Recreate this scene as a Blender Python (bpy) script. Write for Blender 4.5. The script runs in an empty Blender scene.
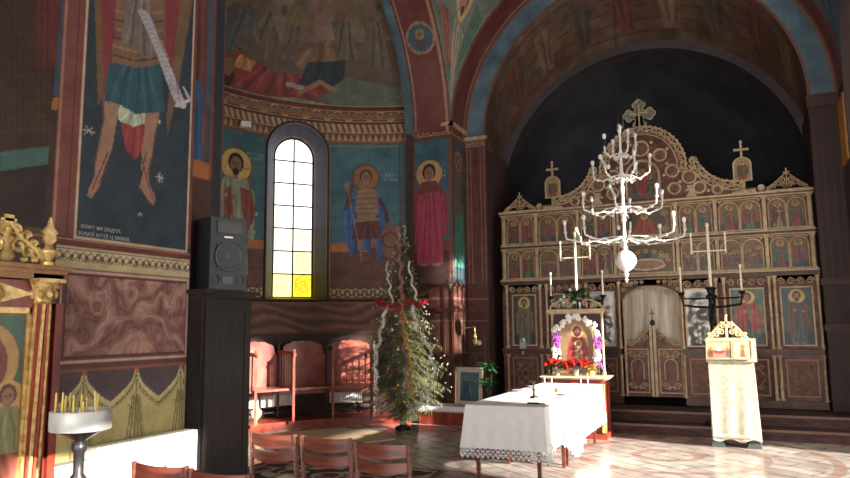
import bpy, math, random
import numpy as np
from mathutils import Vector, Matrix
random.seed(7); rng = np.random.default_rng(7)
PI = math.pi
SC = bpy.context.scene
COL = SC.collection

# ------------------------------------------------------------------ helpers
def lin(c):
    c = np.asarray(c, float) / 255.0
    return np.where(c <= 0.04045, c / 12.92, ((c + 0.055) / 1.055) ** 2.4)

class MB:
    """collects shapes (world or local metres) and links them as one mesh"""
    def __init__(s): s.v = []; s.f = []; s.m = []; s.n = 0
    def add(s, vs, fs, mi=0):
        b = s.n
        s.v.extend([tuple(map(float, p)) for p in vs]); s.n += len(vs)
        for f in fs: s.f.append(tuple(i + b for i in f)); s.m.append(mi)
        return s
    def box(s, x0, x1, y0, y1, z0, z1, mi=0, rot=0, piv=None):
        vs = [(x, y, z) for z in (z0, z1) for y in (y0, y1) for x in (x0, x1)]
        if rot:
            cx, cy = piv or ((x0 + x1) / 2, (y0 + y1) / 2); c, sn = math.cos(rot), math.sin(rot)
            vs = [(cx + (x - cx) * c - (y - cy) * sn, cy + (x - cx) * sn + (y - cy) * c, z) for x, y, z in vs]
        return s.add(vs, [(0, 2, 3, 1), (4, 5, 7, 6), (0, 1, 5, 4), (2, 6, 7, 3), (0, 4, 6, 2), (1, 3, 7, 5)], mi)
    def cyl(s, a, b, r0, r1=None, n=10, mi=0, cap=True):
        r1 = r0 if r1 is None else r1
        a = Vector(a); b = Vector(b); d = (b - a)
        if d.length < 1e-9: return s
        d.normalize(); t = Vector((0, 0, 1)) if abs(d.z) < .9 else Vector((1, 0, 0))
        u = d.cross(t).normalized(); w = d.cross(u)
        vs = []
        for p, r in ((a, r0), (b, r1)):
            for k in range(n):
                q = 2 * PI * k / n; vs.append(p + u * (r * math.cos(q)) + w * (r * math.sin(q)))
        fs = [(k, (k + 1) % n, n + (k + 1) % n, n + k) for k in range(n)]
        if cap: fs += [tuple(range(n))[::-1], tuple(range(n, 2 * n))]
        return s.add(vs, fs, mi)
    def tube(s, pts, r, n=8, mi=0, closed=False, taper=None):
        pts = [Vector(p) for p in pts]; N = len(pts); rings = []; u = None
        for i, p in enumerate(pts):
            if closed: d = pts[(i + 1) % N] - pts[i - 1]
            else: d = pts[min(i + 1, N - 1)] - pts[max(i - 1, 0)]
            d.normalize()
            if u is None:
                t = Vector((0, 0, 1)) if abs(d.z) < .9 else Vector((1, 0, 0)); u = d.cross(t).normalized()
            else: u = (u - d * u.dot(d)).normalized()
            w = d.cross(u); rr = r if taper is None else r * taper(i / max(1, N - 1))
            rings.append([p + u * (rr * math.cos(2 * PI * k / n)) + w * (rr * math.sin(2 * PI * k / n)) for k in range(n)])
        vs = [q for R in rings for q in R]; fs = []
        M = N if closed else N - 1
        for i in range(M):
            j = (i + 1) % N
            for k in range(n): fs.append((i * n + k, i * n + (k + 1) % n, j * n + (k + 1) % n, j * n + k))
        if not closed: fs += [tuple(range(n))[::-1], tuple(range((N - 1) * n, N * n))]
        return s.add(vs, fs, mi)
    def lathe(s, prof, c=(0, 0, 0), n=16, mi=0, axis='z', cap=True):
        vs = []; cx, cy, cz = c
        for r, h in prof:
            for k in range(n):
                q = 2 * PI * k / n; a, b = r * math.cos(q), r * math.sin(q)
                if axis == 'z': vs.append((cx + a, cy + b, cz + h))
                elif axis == 'y': vs.append((cx + a, cy + h, cz + b))
                else: vs.append((cx + h, cy + a, cz + b))
        fs = []; N = len(prof)
        for i in range(N - 1):
            for k in range(n): fs.append((i * n + k, i * n + (k + 1) % n, (i + 1) * n + (k + 1) % n, (i + 1) * n + k))
        if cap: fs += [tuple(range(n))[::-1], tuple(range((N - 1) * n, N * n))]
        return s.add(vs, fs, mi)
    def ball(s, c, r, sc=(1, 1, 1), n=10, mi=0):
        prof = [(max(1e-4, math.sin(PI * i / n)), -math.cos(PI * i / n)) for i in range(n + 1)]
        t = MB().lathe(prof, n=max(6, n + 2))
        vs = [(c[0] + x * r * sc[0], c[1] + y * r * sc[1], c[2] + z * r * sc[2]) for x, y, z in t.v]
        return s.add(vs, t.f, mi)
    def prism(s, poly, a, b, plane='xz', mi=0):
        """poly extruded from a to b along the axis that is missing from plane"""
        n = len(poly)
        def P(p, t):
            if plane == 'xz': return (p[0], t, p[1])
            if plane == 'yz': return (t, p[0], p[1])
            return (p[0], p[1], t)
        vs = [P(p, a) for p in poly] + [P(p, b) for p in poly]
        fs = [tuple(range(n)), tuple(range(n, 2 * n))[::-1]] + [(i, (i + 1) % n, n + (i + 1) % n, n + i) for i in range(n)]
        return s.add(vs, fs, mi)
    def ring(s, c, R, r, axis='y', n=16, m=6, mi=0, a0=0, a1=2 * PI):
        full = abs(a1 - a0 - 2 * PI) < 1e-6; N = n if full else n + 1; pts = []
        for k in range(N):
            q = a0 + (a1 - a0) * k / n; a, b = R * math.cos(q), R * math.sin(q)
            pts.append({'y': (c[0] + a, c[1], c[2] + b), 'z': (c[0] + a, c[1] + b, c[2]), 'x': (c[0], c[1] + a, c[2] + b)}[axis])
        return s.tube(pts, r, m, mi, closed=full)
    def quadgrid(s, fn, nu, nv, mi=0):
        vs = [fn(i / nu, j / nv) for j in range(nv + 1) for i in range(nu + 1)]
        fs = [(j * (nu + 1) + i, j * (nu + 1) + i + 1, (j + 1) * (nu + 1) + i + 1, (j + 1) * (nu + 1) + i) for j in range(nv) for i in range(nu)]
        return s.add(vs, fs, mi)
    def frame(s, x0, x1, z0, z1, y0, y1, w, mi=0):
        s.box(x0, x1, y0, y1, z0, z0 + w, mi); s.box(x0, x1, y0, y1, z1 - w, z1, mi)
        s.box(x0, x0 + w, y0, y1, z0 + w, z1 - w, mi); s.box(x1 - w, x1, y0, y1, z0 + w, z1 - w, mi); return s
    def xf(s, M):
        s.v = [tuple(M @ Vector(p)) for p in s.v]; return s
    def build(s, name, mats, parent=None, local=False, flat=False, **kw):
        if not isinstance(mats, (list, tuple)): mats = [mats]
        me = bpy.data.meshes.new(name)
        off = ROOT.get(parent.name, (0, 0, 0)) if (parent is not None and not local) else (0, 0, 0)
        me.from_pydata([(x - off[0], y - off[1], z - off[2]) for x, y, z in s.v], [], s.f)
        for m in mats: me.materials.append(m)
        me.polygons.foreach_set('material_index', s.m)
        me.update()
        if not flat:
            me.polygons.foreach_set('use_smooth', [True] * len(s.f)); me.set_sharp_from_angle(angle=0.7)
        o = bpy.data.objects.new(name, me); COL.objects.link(o)
        if parent is not None: o.parent = parent; ROOT[o.name] = off
        else: ROOT[o.name] = (0, 0, 0)
        for k, v in kw.items(): o[k] = v
        return o

ROOT = {}
def thing(name, label, cat, loc=(0, 0, 0), rotz=0, group=None):
    o = bpy.data.objects.new(name, None); COL.objects.link(o); o.empty_display_size = .1
    o.location = loc; o.rotation_euler = (0, 0, rotz); o['label'] = label; o['category'] = cat
    if group: o['group'] = group
    ROOT[o.name] = tuple(loc); return o
def tag(o, label, cat, group=None, kind=None):
    o['label'] = label; o['category'] = cat
    if group: o['group'] = group
    if kind: o['kind'] = kind
    return o
def dup(root, loc, rotz=None, label=None, scale=None):
    r = root.copy(); COL.objects.link(r); r.location = loc
    if rotz is not None: r.rotation_euler = (0, 0, rotz)
    if label: r['label'] = label
    if scale: r.scale = scale
    for ch in list(root.children):
        c = ch.copy(); COL.objects.link(c); c.parent = r
        for g in list(ch.children):
            d = g.copy(); COL.objects.link(d); d.parent = c
    return r

# ------------------------------------------------------------------ materials
def nt(m):
    m.use_nodes = True; t = m.node_tree; return t, t.nodes, t.links
def setp(b, k, v):
    if k in b.inputs: b.inputs[k].default_value = v
def pm(name, rgb, rough=.6, metal=0, var=.12, scale=8, rgb2=None, stretch=(1, 1, 1), bump=0, emit=0, trans=0):
    m = bpy.data.materials.new(name); t, N, L = nt(m); b = N['Principled BSDF']
    c = lin(rgb); c2 = lin(rgb2) if rgb2 is not None else c * (1 - var)
    co = N.new('ShaderNodeTexCoord'); mp = N.new('ShaderNodeMapping'); mp.inputs['Scale'].default_value = stretch
    no = N.new('ShaderNodeTexNoise'); no.inputs['Scale'].default_value = scale; no.inputs['Detail'].default_value = 5
    rp = N.new('ShaderNodeValToRGB'); e = rp.color_ramp.elements
    e[0].position = .35; e[1].position = .65; e[0].color = (*c2, 1); e[1].color = (*(np.minimum(c * (1 + var * .5), 1)), 1)
    L.new(co.outputs['Object'], mp.inputs[0]); L.new(mp.outputs[0], no.inputs['Vector']); L.new(no.outputs['Fac'], rp.inputs[0])
    L.new(rp.outputs[0], b.inputs['Base Color'])
    setp(b, 'Roughness', rough); setp(b, 'Metallic', metal)
    if trans: setp(b, 'Transmission Weight', trans)
    if bump:
        bp = N.new('ShaderNodeBump'); bp.inputs['Strength'].default_value = bump; bp.inputs['Distance'].default_value = .01
        L.new(no.outputs['Fac'], bp.inputs['Height']); L.new(bp.outputs[0], b.inputs['Normal'])
    return m
def paintmat(name, rough=.6, spec=.3, noise=.25, scale=6):
    m = bpy.data.materials.new(name); t, N, L = nt(m); b = N['Principled BSDF']
    at = N.new('ShaderNodeAttribute'); at.attribute_name = 'Col'
    no = N.new('ShaderNodeTexNoise'); no.inputs['Scale'].default_value = scale; no.inputs['Detail'].default_value = 8; no.inputs['Roughness'].default_value = .7
    co = N.new('ShaderNodeTexCoord'); L.new(co.outputs['Object'], no.inputs['Vector'])
    mr = N.new('ShaderNodeMapRange'); mr.inputs[1].default_value = .3; mr.inputs[2].default_value = .7; mr.inputs[3].default_value = 1 - noise; mr.inputs[4].default_value = 1 + noise
    L.new(no.outputs['Fac'], mr.inputs[0])
    mx = N.new('ShaderNodeVectorMath'); mx.operation = 'SCALE'; L.new(at.outputs['Color'], mx.inputs[0]); L.new(mr.outputs[0], mx.inputs['Scale'])
    L.new(mx.outputs[0], b.inputs['Base Color']); setp(b, 'Roughness', rough); setp(b, 'Specular IOR Level', spec)
    return m
FRESCO = paintmat('fresco_paint', .55)
ICONP = paintmat('icon_paint', .4, .4, .15, 14)
GOLD = pm('gilded_wood', (216, 188, 128), .38, .4, .2, 20, (176, 142, 84))
PALEGOLD = pm('pale_gilt_carving', (186, 164, 132), .5, .15, .15, 12, (164, 138, 106))
DWOOD = pm('dark_red_brown_wood', (84, 46, 36), .45, 0, .3, 6, (52, 28, 24), (1, 1, .2))
BLACKW = pm('black_stained_wood', (44, 40, 40), .35, 0, .3, 10, (28, 25, 26), (6, 6, .5), .05)
REDW = pm('red_painted_wood', (150, 62, 44), .35, 0, .25, 7, (112, 42, 32), (1, 1, .3))
CHAIRW = pm('brown_chair_wood', (112, 58, 44), .3, 0, .3, 9, (78, 38, 30), (.4, .4, 4))
STALLW = pm('red_stall_wood', (158, 82, 68), .35, 0, .25, 6, (126, 60, 50))
WHITEM = pm('white_metal', (240, 238, 234), .35, .1, .05)
ENAMEL = pm('white_enamel', (235, 235, 230), .4, 0, .04)
BLACKM = pm('black_iron', (26, 25, 27), .45, .6, .2)
BRONZE = pm('dark_bronze', (78, 70, 66), .4, .8, .25)
SILVER = pm('silver_metal', (176, 174, 172), .42, .8, .2, 20)
WAX = pm('white_wax', (226, 214, 190), .5, 0, .06)
YWAX = pm('yellow_wax', (214, 190, 104), .5, 0, .1)
LINEN = pm('white_linen', (232, 230, 232), .85, 0, .04, 14)
GREEN = pm('dark_leaf', (42, 92, 56), .5, 0, .35, 20, (24, 56, 34))
REDFL = pm('red_petal', (206, 44, 34), .55, 0, .3, 20, (150, 22, 22))
WHITEFL = pm('white_petal', (238, 234, 224), .6, 0, .1, 30)
PURPLEFL = pm('purple_petal', (158, 82, 160), .6, 0, .3, 30, (112, 48, 120))
YELFL = pm('ochre_leaf', (186, 150, 62), .6, 0, .3, 30)

# ------------------------------------------------------------------ painted surfaces (colour per vertex, as pigment)
class Canvas:
    def __init__(s, w, h, res, bg=(60, 60, 60)):
        s.w, s.h, s.res = w, h, res
        s.nx = max(2, int(round(w / res)) + 1); s.ny = max(2, int(round(h / res)) + 1)
        s.X, s.Y = np.meshgrid(np.linspace(0, w, s.nx), np.linspace(0, h, s.ny))
        s.a = np.zeros((s.ny, s.nx, 3)); s.a[:] = bg
    def put(s, mask, col, al=1.0):
        s.a[mask] = s.a[mask] * (1 - al) + np.array(col, float) * al; return s
    def rect(s, x0, x1, y0, y1, col, al=1): return s.put((s.X >= x0) & (s.X <= x1) & (s.Y >= y0) & (s.Y <= y1), col, al)
    def ell(s, cx, cy, rx, ry, col, al=1, rot=0):
        dx, dy = s.X - cx, s.Y - cy; c, n = math.cos(rot), math.sin(rot)
        return s.put(((dx * c + dy * n) / rx) ** 2 + ((-dx * n + dy * c) / ry) ** 2 <= 1, col, al)
    def ringo(s, cx, cy, r, w, col, al=1):
        d = np.hypot(s.X - cx, s.Y - cy); return s.put(np.abs(d - r) < w / 2, col, al)
    def poly(s, pts, col, al=1):
        m = np.zeros(s.X.shape, bool); n = len(pts)
        for i in range(n):
            x0, y0 = pts[i]; x1, y1 = pts[(i + 1) % n]
            if y0 == y1: continue
            c = ((s.Y >= min(y0, y1)) & (s.Y < max(y0, y1)))
            m ^= c & (s.X < x0 + (s.Y - y0) * (x1 - x0) / (y1 - y0))
        return s.put(m, col, al)
    def line(s, pts, w, col, al=1):
        m = np.zeros(s.X.shape, bool)
        for (x0, y0), (x1, y1) in zip(pts[:-1], pts[1:]):
            dx, dy = x1 - x0, y1 - y0; l2 = dx * dx + dy * dy + 1e-12
            t = np.clip(((s.X - x0) * dx + (s.Y - y0) * dy) / l2, 0, 1)
            m |= np.hypot(s.X - x0 - t * dx, s.Y - y0 - t * dy) < w / 2
        return s.put(m, col, al)
    def border(s, x0, x1, y0, y1, w, col, al=1):
        m = (s.X >= x0) & (s.X <= x1) & (s.Y >= y0) & (s.Y <= y1)
        n = (s.X >= x0 + w) & (s.X <= x1 - w) & (s.Y >= y0 + w) & (s.Y <= y1 - w)
        return s.put(m & ~n, col, al)
    def smear(s, k, amt, sx=1, sy=1, lo=None):
        """smooth random colour variation, cell size k metres"""
        gx = max(2, int(s.w / k / sx) + 2); gy = max(2, int(s.h / k / sy) + 2)
        g = rng.normal(0, 1, (gy, gx, 3)) * .5 + rng.normal(0, 1, (gy, gx, 1))
        u = s.X / s.w * (gx - 1.001); v = s.Y / s.h * (gy - 1.001); i = u.astype(int); j = v.astype(int)
        fu = (u - i)[..., None]; fv = (v - j)[..., None]; fu = fu * fu * (3 - 2 * fu); fv = fv * fv * (3 - 2 * fv)
        n = (g[j, i] * (1 - fu) + g[j, i + 1] * fu) * (1 - fv) + (g[j + 1, i] * (1 - fu) + g[j + 1, i + 1] * fu) * fv
        s.a += n * amt * (0.3 + s.a.mean(-1, keepdims=True) / 110); return s
    def folds(s, pts, col, dark, n=5, seed=0):
        """a garment: polygon with fold lines running down it"""
        s.poly(pts, col); r = random.Random(seed)
        xs = [p[0] for p in pts]; ys = [p[1] for p in pts]; x0, x1, y0, y1 = min(xs), max(xs), min(ys), max(ys)
        keep = s.a.copy(); m = np.zeros(s.X.shape, bool); q = len(pts)
        for i in range(q):
            ax, ay = pts[i]; bx, by = pts[(i + 1) % q]
            if ay == by: continue
            c = ((s.Y >= min(ay, by)) & (s.Y < max(ay, by))); m ^= c & (s.X < ax + (s.Y - ay) * (bx - ax) / (by - ay))
        w = max((x1 - x0) / n * .28, s.res * 1.2)
        for i in range(n):
            fx = x0 + (x1 - x0) * (i + .5 + r.uniform(-.2, .2)) / n; mx = (x0 + x1) / 2
            top = (mx + (fx - mx) * .45, y1 - (y1 - y0) * r.uniform(0, .3)); bot = (fx, y0 + (y1 - y0) * r.uniform(0, .1))
            s.line([top, ((top[0] + bot[0]) / 2 + r.uniform(-w, w), (top[1] + bot[1]) / 2), bot], w, dark if i % 2 else tuple(min(255, c * 1.25) for c in col), .7)
        s.a[~m] = keep[~m]; return s
    def mesh(s, name, fn, mat, parent=None, hole=None, local=False, flip=False, smooth=True, **kw):
        u = (s.X).ravel(); v = (s.Y).ravel()
        P = np.stack(fn(u, v), -1).astype(np.float32)
        off = ROOT.get(parent.name, (0, 0, 0)) if (parent is not None and not local) else (0, 0, 0)
        P -= np.array(off, np.float32)
        idx = np.arange(s.nx * s.ny).reshape(s.ny, s.nx)
        q = np.stack([idx[:-1, :-1], idx[:-1, 1:], idx[1:, 1:], idx[1:, :-1]], -1).reshape(-1, 4)
        if flip: q = q[:, ::-1]
        if hole is not None:
            cu = u[q].mean(1); cv = v[q].mean(1); q = q[~hole(cu, cv)]
        me = bpy.data.meshes.new(name); nq = len(q)
        me.vertices.add(len(P)); me.vertices.foreach_set('co', P.ravel())
        me.loops.add(nq * 4); me.loops.foreach_set('vertex_index', q.ravel().astype(np.int32))
        me.polygons.add(nq); me.polygons.foreach_set('loop_start', (np.arange(nq) * 4).astype(np.int32))
        me.polygons.foreach_set('use_smooth', np.ones(nq, bool))
        me.update(calc_edges=True); me.validate()
        at = me.color_attributes.new('Col', 'FLOAT_COLOR', 'POINT')
        g = s.a.mean(-1, keepdims=True); fa = s.a + (g - s.a) * HAZE_FADE; fa = fa + (np.array((112, 100, 92)) - fa) * HAZE_FADE * .45
        c = lin(np.clip(fa, 3, 250)).reshape(-1, 3); at.data.foreach_set('color', np.concatenate([c, np.ones((len(c), 1))], 1).ravel().astype(np.float32))
        me.materials.append(mat)
        o = bpy.data.objects.new(name, me); COL.objects.link(o)
        if parent is not None: o.parent = parent; ROOT[o.name] = off
        else: ROOT[o.name] = (0, 0, 0)
        for k, w in kw.items(): o[k] = w
        return o

SKIN = (150, 104, 82); HAZE_FADE = .17      # dusty, faded pigments, greyed further to put the room's haze into the colour
def face(c, x, y, r, hair=(52, 32, 24), beard=True, skin=SKIN):
    c.ell(x, y + r * .25, r * .95, r * 1.1, hair)
    c.ell(x, y, r * .68, r * .95, skin)
    if beard: c.ell(x, y - r * .68, r * .4, r * .38, hair)
    if r > c.res * 3:
        for sx in (-.27, .27): c.ell(x + sx * r, y + r * .12, r * .13, r * .07, (40, 24, 20)); c.line([(x + (sx - .14) * r, y + r * .32), (x + (sx + .14) * r, y + r * .34)], r * .07, (60, 36, 28))
        c.line([(x, y + r * .2), (x + r * .05, y - r * .22)], r * .08, (112, 72, 56)); c.line([(x - .14 * r, y - .45 * r), (x + .14 * r, y - .45 * r)], r * .08, (120, 50, 44))
def saint(c, x, y0, h, robe, cloak, halo=(196, 160, 84), seed=0, beard=True, sides=.17, trim=None):
    """standing robed saint, feet at y0"""
    r = h * .075; hy = y0 + h * .88; w = h * sides; d = lambda k, q=.6: tuple(v * q for v in k)
    c.ell(x, hy, r * 1.9, r * 1.9, halo); c.ringo(x, hy, r * 1.9, max(c.res, r * .16), d(halo, .5))
    c.folds([(x - w * .75, y0), (x + w * .75, y0), (x + w * .6, y0 + h * .5), (x + w * .55, y0 + h * .76), (x - w * .55, y0 + h * .76), (x - w * .6, y0 + h * .5)], robe, d(robe), 6, seed)
    c.folds([(x - w * 1.0, y0 + h * .22), (x - w * .2, y0 + h * .12), (x + w * .1, y0 + h * .5), (x - w * .1, y0 + h * .78), (x - w * .55, y0 + h * .79), (x - w, y0 + h * .66)], cloak, d(cloak), 4, seed + 1)
    c.folds([(x + w * .35, y0 + h * .2), (x + w * 1.05, y0 + h * .3), (x + w * 1.02, y0 + h * .66), (x + w * .55, y0 + h * .79), (x + w * .25, y0 + h * .76)], cloak, d(cloak), 3, seed + 2)
    if trim: c.line([(x, y0 + h * .05), (x, y0 + h * .75)], h * .03, trim, .8); c.line([(x - w * .7, y0 + h * .04), (x + w * .7, y0 + h * .04)], h * .025, trim, .8)
    c.ell(x - w * .2, y0 + h * .62, r * .5, r * .35, SKIN); c.ell(x + w * .5, y0 + h * .6, r * .5, r * .35, SKIN)
    for s in (-1, 1): c.ell(x + s * w * .35, y0 + h * .005, w * .25, h * .02, SKIN)
    c.rect(x - r * .3, x + r * .3, hy - r * 1.5, hy - r * .6, SKIN)
    face(c, x, hy, r, beard=beard)
def marks(c, x, y, w, h, col, seed, rows=2):
    r = random.Random(seed); st = h / rows
    for j in range(rows):
        xx = x
        while xx < x + w:
            k = st * r.uniform(.25, .5)
            if r.random() < .8: c.rect(xx, xx + k * .5, y - j * st - st * .6, y - j * st, col, .8)
            if r.random() < .5: c.rect(xx, xx + k, y - j * st - st * .15, y - j * st, col, .7)
            xx += k * 1.5
def scrollband(c, x0, x1, y0, y1, bg, fg, step):
    c.rect(x0, x1, y0, y1, bg); h = y1 - y0; m = (y0 + y1) / 2; x = x0; k = 0
    while x < x1 + step:
        c.ringo(x, m + (h * .1 if k % 2 else -h * .1), h * .3, h * .12, fg); c.ell(x + step / 2, m, h * .12, h * .16, fg); x += step; k += 1
    c.rect(x0, x1, y0, y0 + h * .07, fg); c.rect(x0, x1, y1 - h * .07, y1, fg)
def field(c, k):
    gx = max(2, int(c.w / k) + 2); gy = max(2, int(c.h / k) + 2); g = rng.normal(0, 1, (gy, gx)); u = c.X / c.w * (gx - 1.001); v = c.Y / c.h * (gy - 1.001); i = u.astype(int); j = v.astype(int); fu = u - i; fv = v - j; fu = fu * fu * (3 - 2 * fu); fv = fv * fv * (3 - 2 * fv)
    return (g[j, i] * (1 - fu) + g[j, i + 1] * fu) * (1 - fv) + (g[j + 1, i] * (1 - fu) + g[j + 1, i + 1] * fu) * fv
def marble(c, x0, x1, y0, y1, base, vein, n=26, seed=3):
    """book-matched veined marble"""
    m = (c.X >= x0) & (c.X <= x1) & (c.Y >= y0) & (c.Y <= y1)
    cx = (x0 + x1) / 2; cy = (y0 + y1) / 2; u = np.abs(c.X - cx) / (x1 - x0) * 2; v = (c.Y - cy) / (y1 - y0) * 2
    w1 = field(c, .22); w2 = field(c, .12); u = u + .10 * w1; v = v + .22 * w2
    t = np.sin((u * 1.7 - np.abs(v) * 1.5 + .35 * np.sin(v * 4 + u * 3) + .16 * np.sin(9 * u + 5 * v + seed)) * 4.0)
    t2 = np.sin((u * 2.2 - np.abs(v) * 1.8 + .25 * np.sin(u * 7) + .1 * np.sin(u * 23 + v * 17)) * 17 + seed)
    t3 = np.sin((u * 1.9 + v * .3 + .3 * np.sin(v * 5 + u * 2)) * 37)
    k = np.clip(.42 + .25 * t + .13 * t2 + .07 * t3, 0, 1)[..., None]
    col = np.array(base, float) * (1 - k) + np.array(vein, float) * k
    c.a[m] = col[m]; return c
# ------------------------------------------------------------------ camera (measured from the photograph's vanishing points)
FOC, YAW, PIT, ROL, EYE = 696., math.radians(24.54), math.radians(7.33), math.radians(-.6), 1.6
_cy, _sy, _cp, _sp = math.cos(YAW), math.sin(YAW), math.cos(PIT), math.sin(PIT)
CF = np.array([-_sy * _cp, _cy * _cp, _sp]); CR = np.array([_cy, _sy, 0.]); CU = np.cross(CR, CF)
CR, CU = CR * math.cos(ROL) + CU * math.sin(ROL), -CR * math.sin(ROL) + CU * math.cos(ROL)
def at(x, y, X=None, Y=None, Z=None):
    """point of a plane of the room seen at photograph position x, y (used to measure out paintings and places)"""
    d = CF + CR * (x - 425) / FOC - CU * (y - 239) / FOC
    t = (Z - EYE) / d[2] if Z is not None else (Y / d[1] if Y is not None else X / d[0])
    return np.array([0, 0, EYE]) + t * d
cam = bpy.data.cameras.new('camera'); cam.sensor_width = 36; cam.lens = FOC / 850 * 36; cam.clip_end = 200
co = bpy.data.objects.new('camera', cam); COL.objects.link(co); SC.camera = co
M = Matrix(((CR[0], CU[0], -CF[0], 0), (CR[1], CU[1], -CF[1], 0), (CR[2], CU[2], -CF[2], EYE), (0, 0, 0, 1))); co.matrix_world = M

ST = dict(kind='structure')
WX = -4.9                                   # painted pier wall on the left
AC = (-4.81, 8.35); AR = 3.26               # centre and radius of the side apse
PLASTER = pm('dark_brown_plaster', (74, 52, 46), .7, 0, .3, 3)
NAVY = pm('dark_blue_plaster', (34, 44, 58), .75, 0, .25, 2, (24, 30, 42))
BLUEP = pm('blue_grey_rib_paint', (84, 116, 134), .6, 0, .3, 3, (50, 74, 92))
REDP = pm('red_brown_rib_paint', (112, 50, 42), .6, 0, .25, 4, (78, 38, 34))
CREAM = pm('cream_line_paint', (190, 160, 126), .6, 0, .15, 12)
WHITEW = pm('white_plaster', (215, 208, 196), .8, 0, .06)

# ------------------------------------------------------------------ floor: pale marble slabs with diagonal inlay and red bands
def floor_mat():
    m = bpy.data.materials.new('marble_floor'); t, N, L = nt(m); b = N['Principled BSDF']
    co = N.new('ShaderNodeTexCoord'); mp = N.new('ShaderNodeMapping'); mp.inputs['Rotation'].default_value = (0, 0, math.radians(38)); mp.inputs['Scale'].default_value = (1, 1, 1)
    L.new(co.outputs['Object'], mp.inputs[0])
    br = N.new('ShaderNodeTexBrick'); br.offset = .5; br.inputs['Scale'].default_value = 1.0; br.inputs['Brick Width'].default_value = .9; br.inputs['Row Height'].default_value = .24
    br.inputs['Mortar Size'].default_value = .012; br.inputs['Color1'].default_value = (*lin((204, 198, 190)), 1); br.inputs['Color2'].default_value = (*lin((182, 170, 162)), 1); br.inputs['Mortar'].default_value = (*lin((146, 126, 116)), 1)
    L.new(mp.outputs[0], br.inputs['Vector'])
    no = N.new('ShaderNodeTexNoise'); no.inputs['Scale'].default_value = 2.2; no.inputs['Detail'].default_value = 9; no.inputs['Distortion'].default_value = 1.6; L.new(co.outputs['Object'], no.inputs['Vector'])
    rp = N.new('ShaderNodeValToRGB'); e = rp.color_ramp.elements; e[0].position = .35; e[0].color = (.45, .42, .42, 1); e[1].position = .62; e[1].color = (1, 1, 1, 1); L.new(no.outputs['Fac'], rp.inputs[0])
    mu = N.new('ShaderNodeMixRGB'); mu.blend_type = 'MULTIPLY'; mu.inputs[0].default_value = .7; L.new(br.outputs['Color'], mu.inputs[1]); L.new(rp.outputs[0], mu.inputs[2])
    wv = N.new('ShaderNodeTexWave'); wv.wave_type = 'RINGS'; wv.rings_direction = 'Z'; wv.inputs['Scale'].default_value = .42; wv.inputs['Distortion'].default_value = 0
    mp2 = N.new('ShaderNodeMapping'); mp2.inputs['Location'].default_value = (1.0, -9.4, 0); L.new(co.outputs['Object'], mp2.inputs[0]); L.new(mp2.outputs[0], wv.inputs['Vector'])
    gt = N.new('ShaderNodeMath'); gt.operation = 'GREATER_THAN'; gt.inputs[1].default_value = .93; L.new(wv.outputs['Fac'], gt.inputs[0])
    ml = N.new('ShaderNodeMath'); ml.operation = 'MULTIPLY'; ml.inputs[1].default_value = .5; L.new(gt.outputs[0], ml.inputs[0])
    mm = N.new('ShaderNodeMixRGB'); L.new(ml.outputs[0], mm.inputs[0]); L.new(mu.outputs[0], mm.inputs[1]); mm.inputs[2].default_value = (*lin((150, 96, 84)), 1)
    L.new(mm.outputs[0], b.inputs['Base Color']); setp(b, 'Roughness', .22); return m
MB().box(-8.6, 5.4, -4, 17, -.2, 0).build('floor', floor_mat(), **ST)

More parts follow.
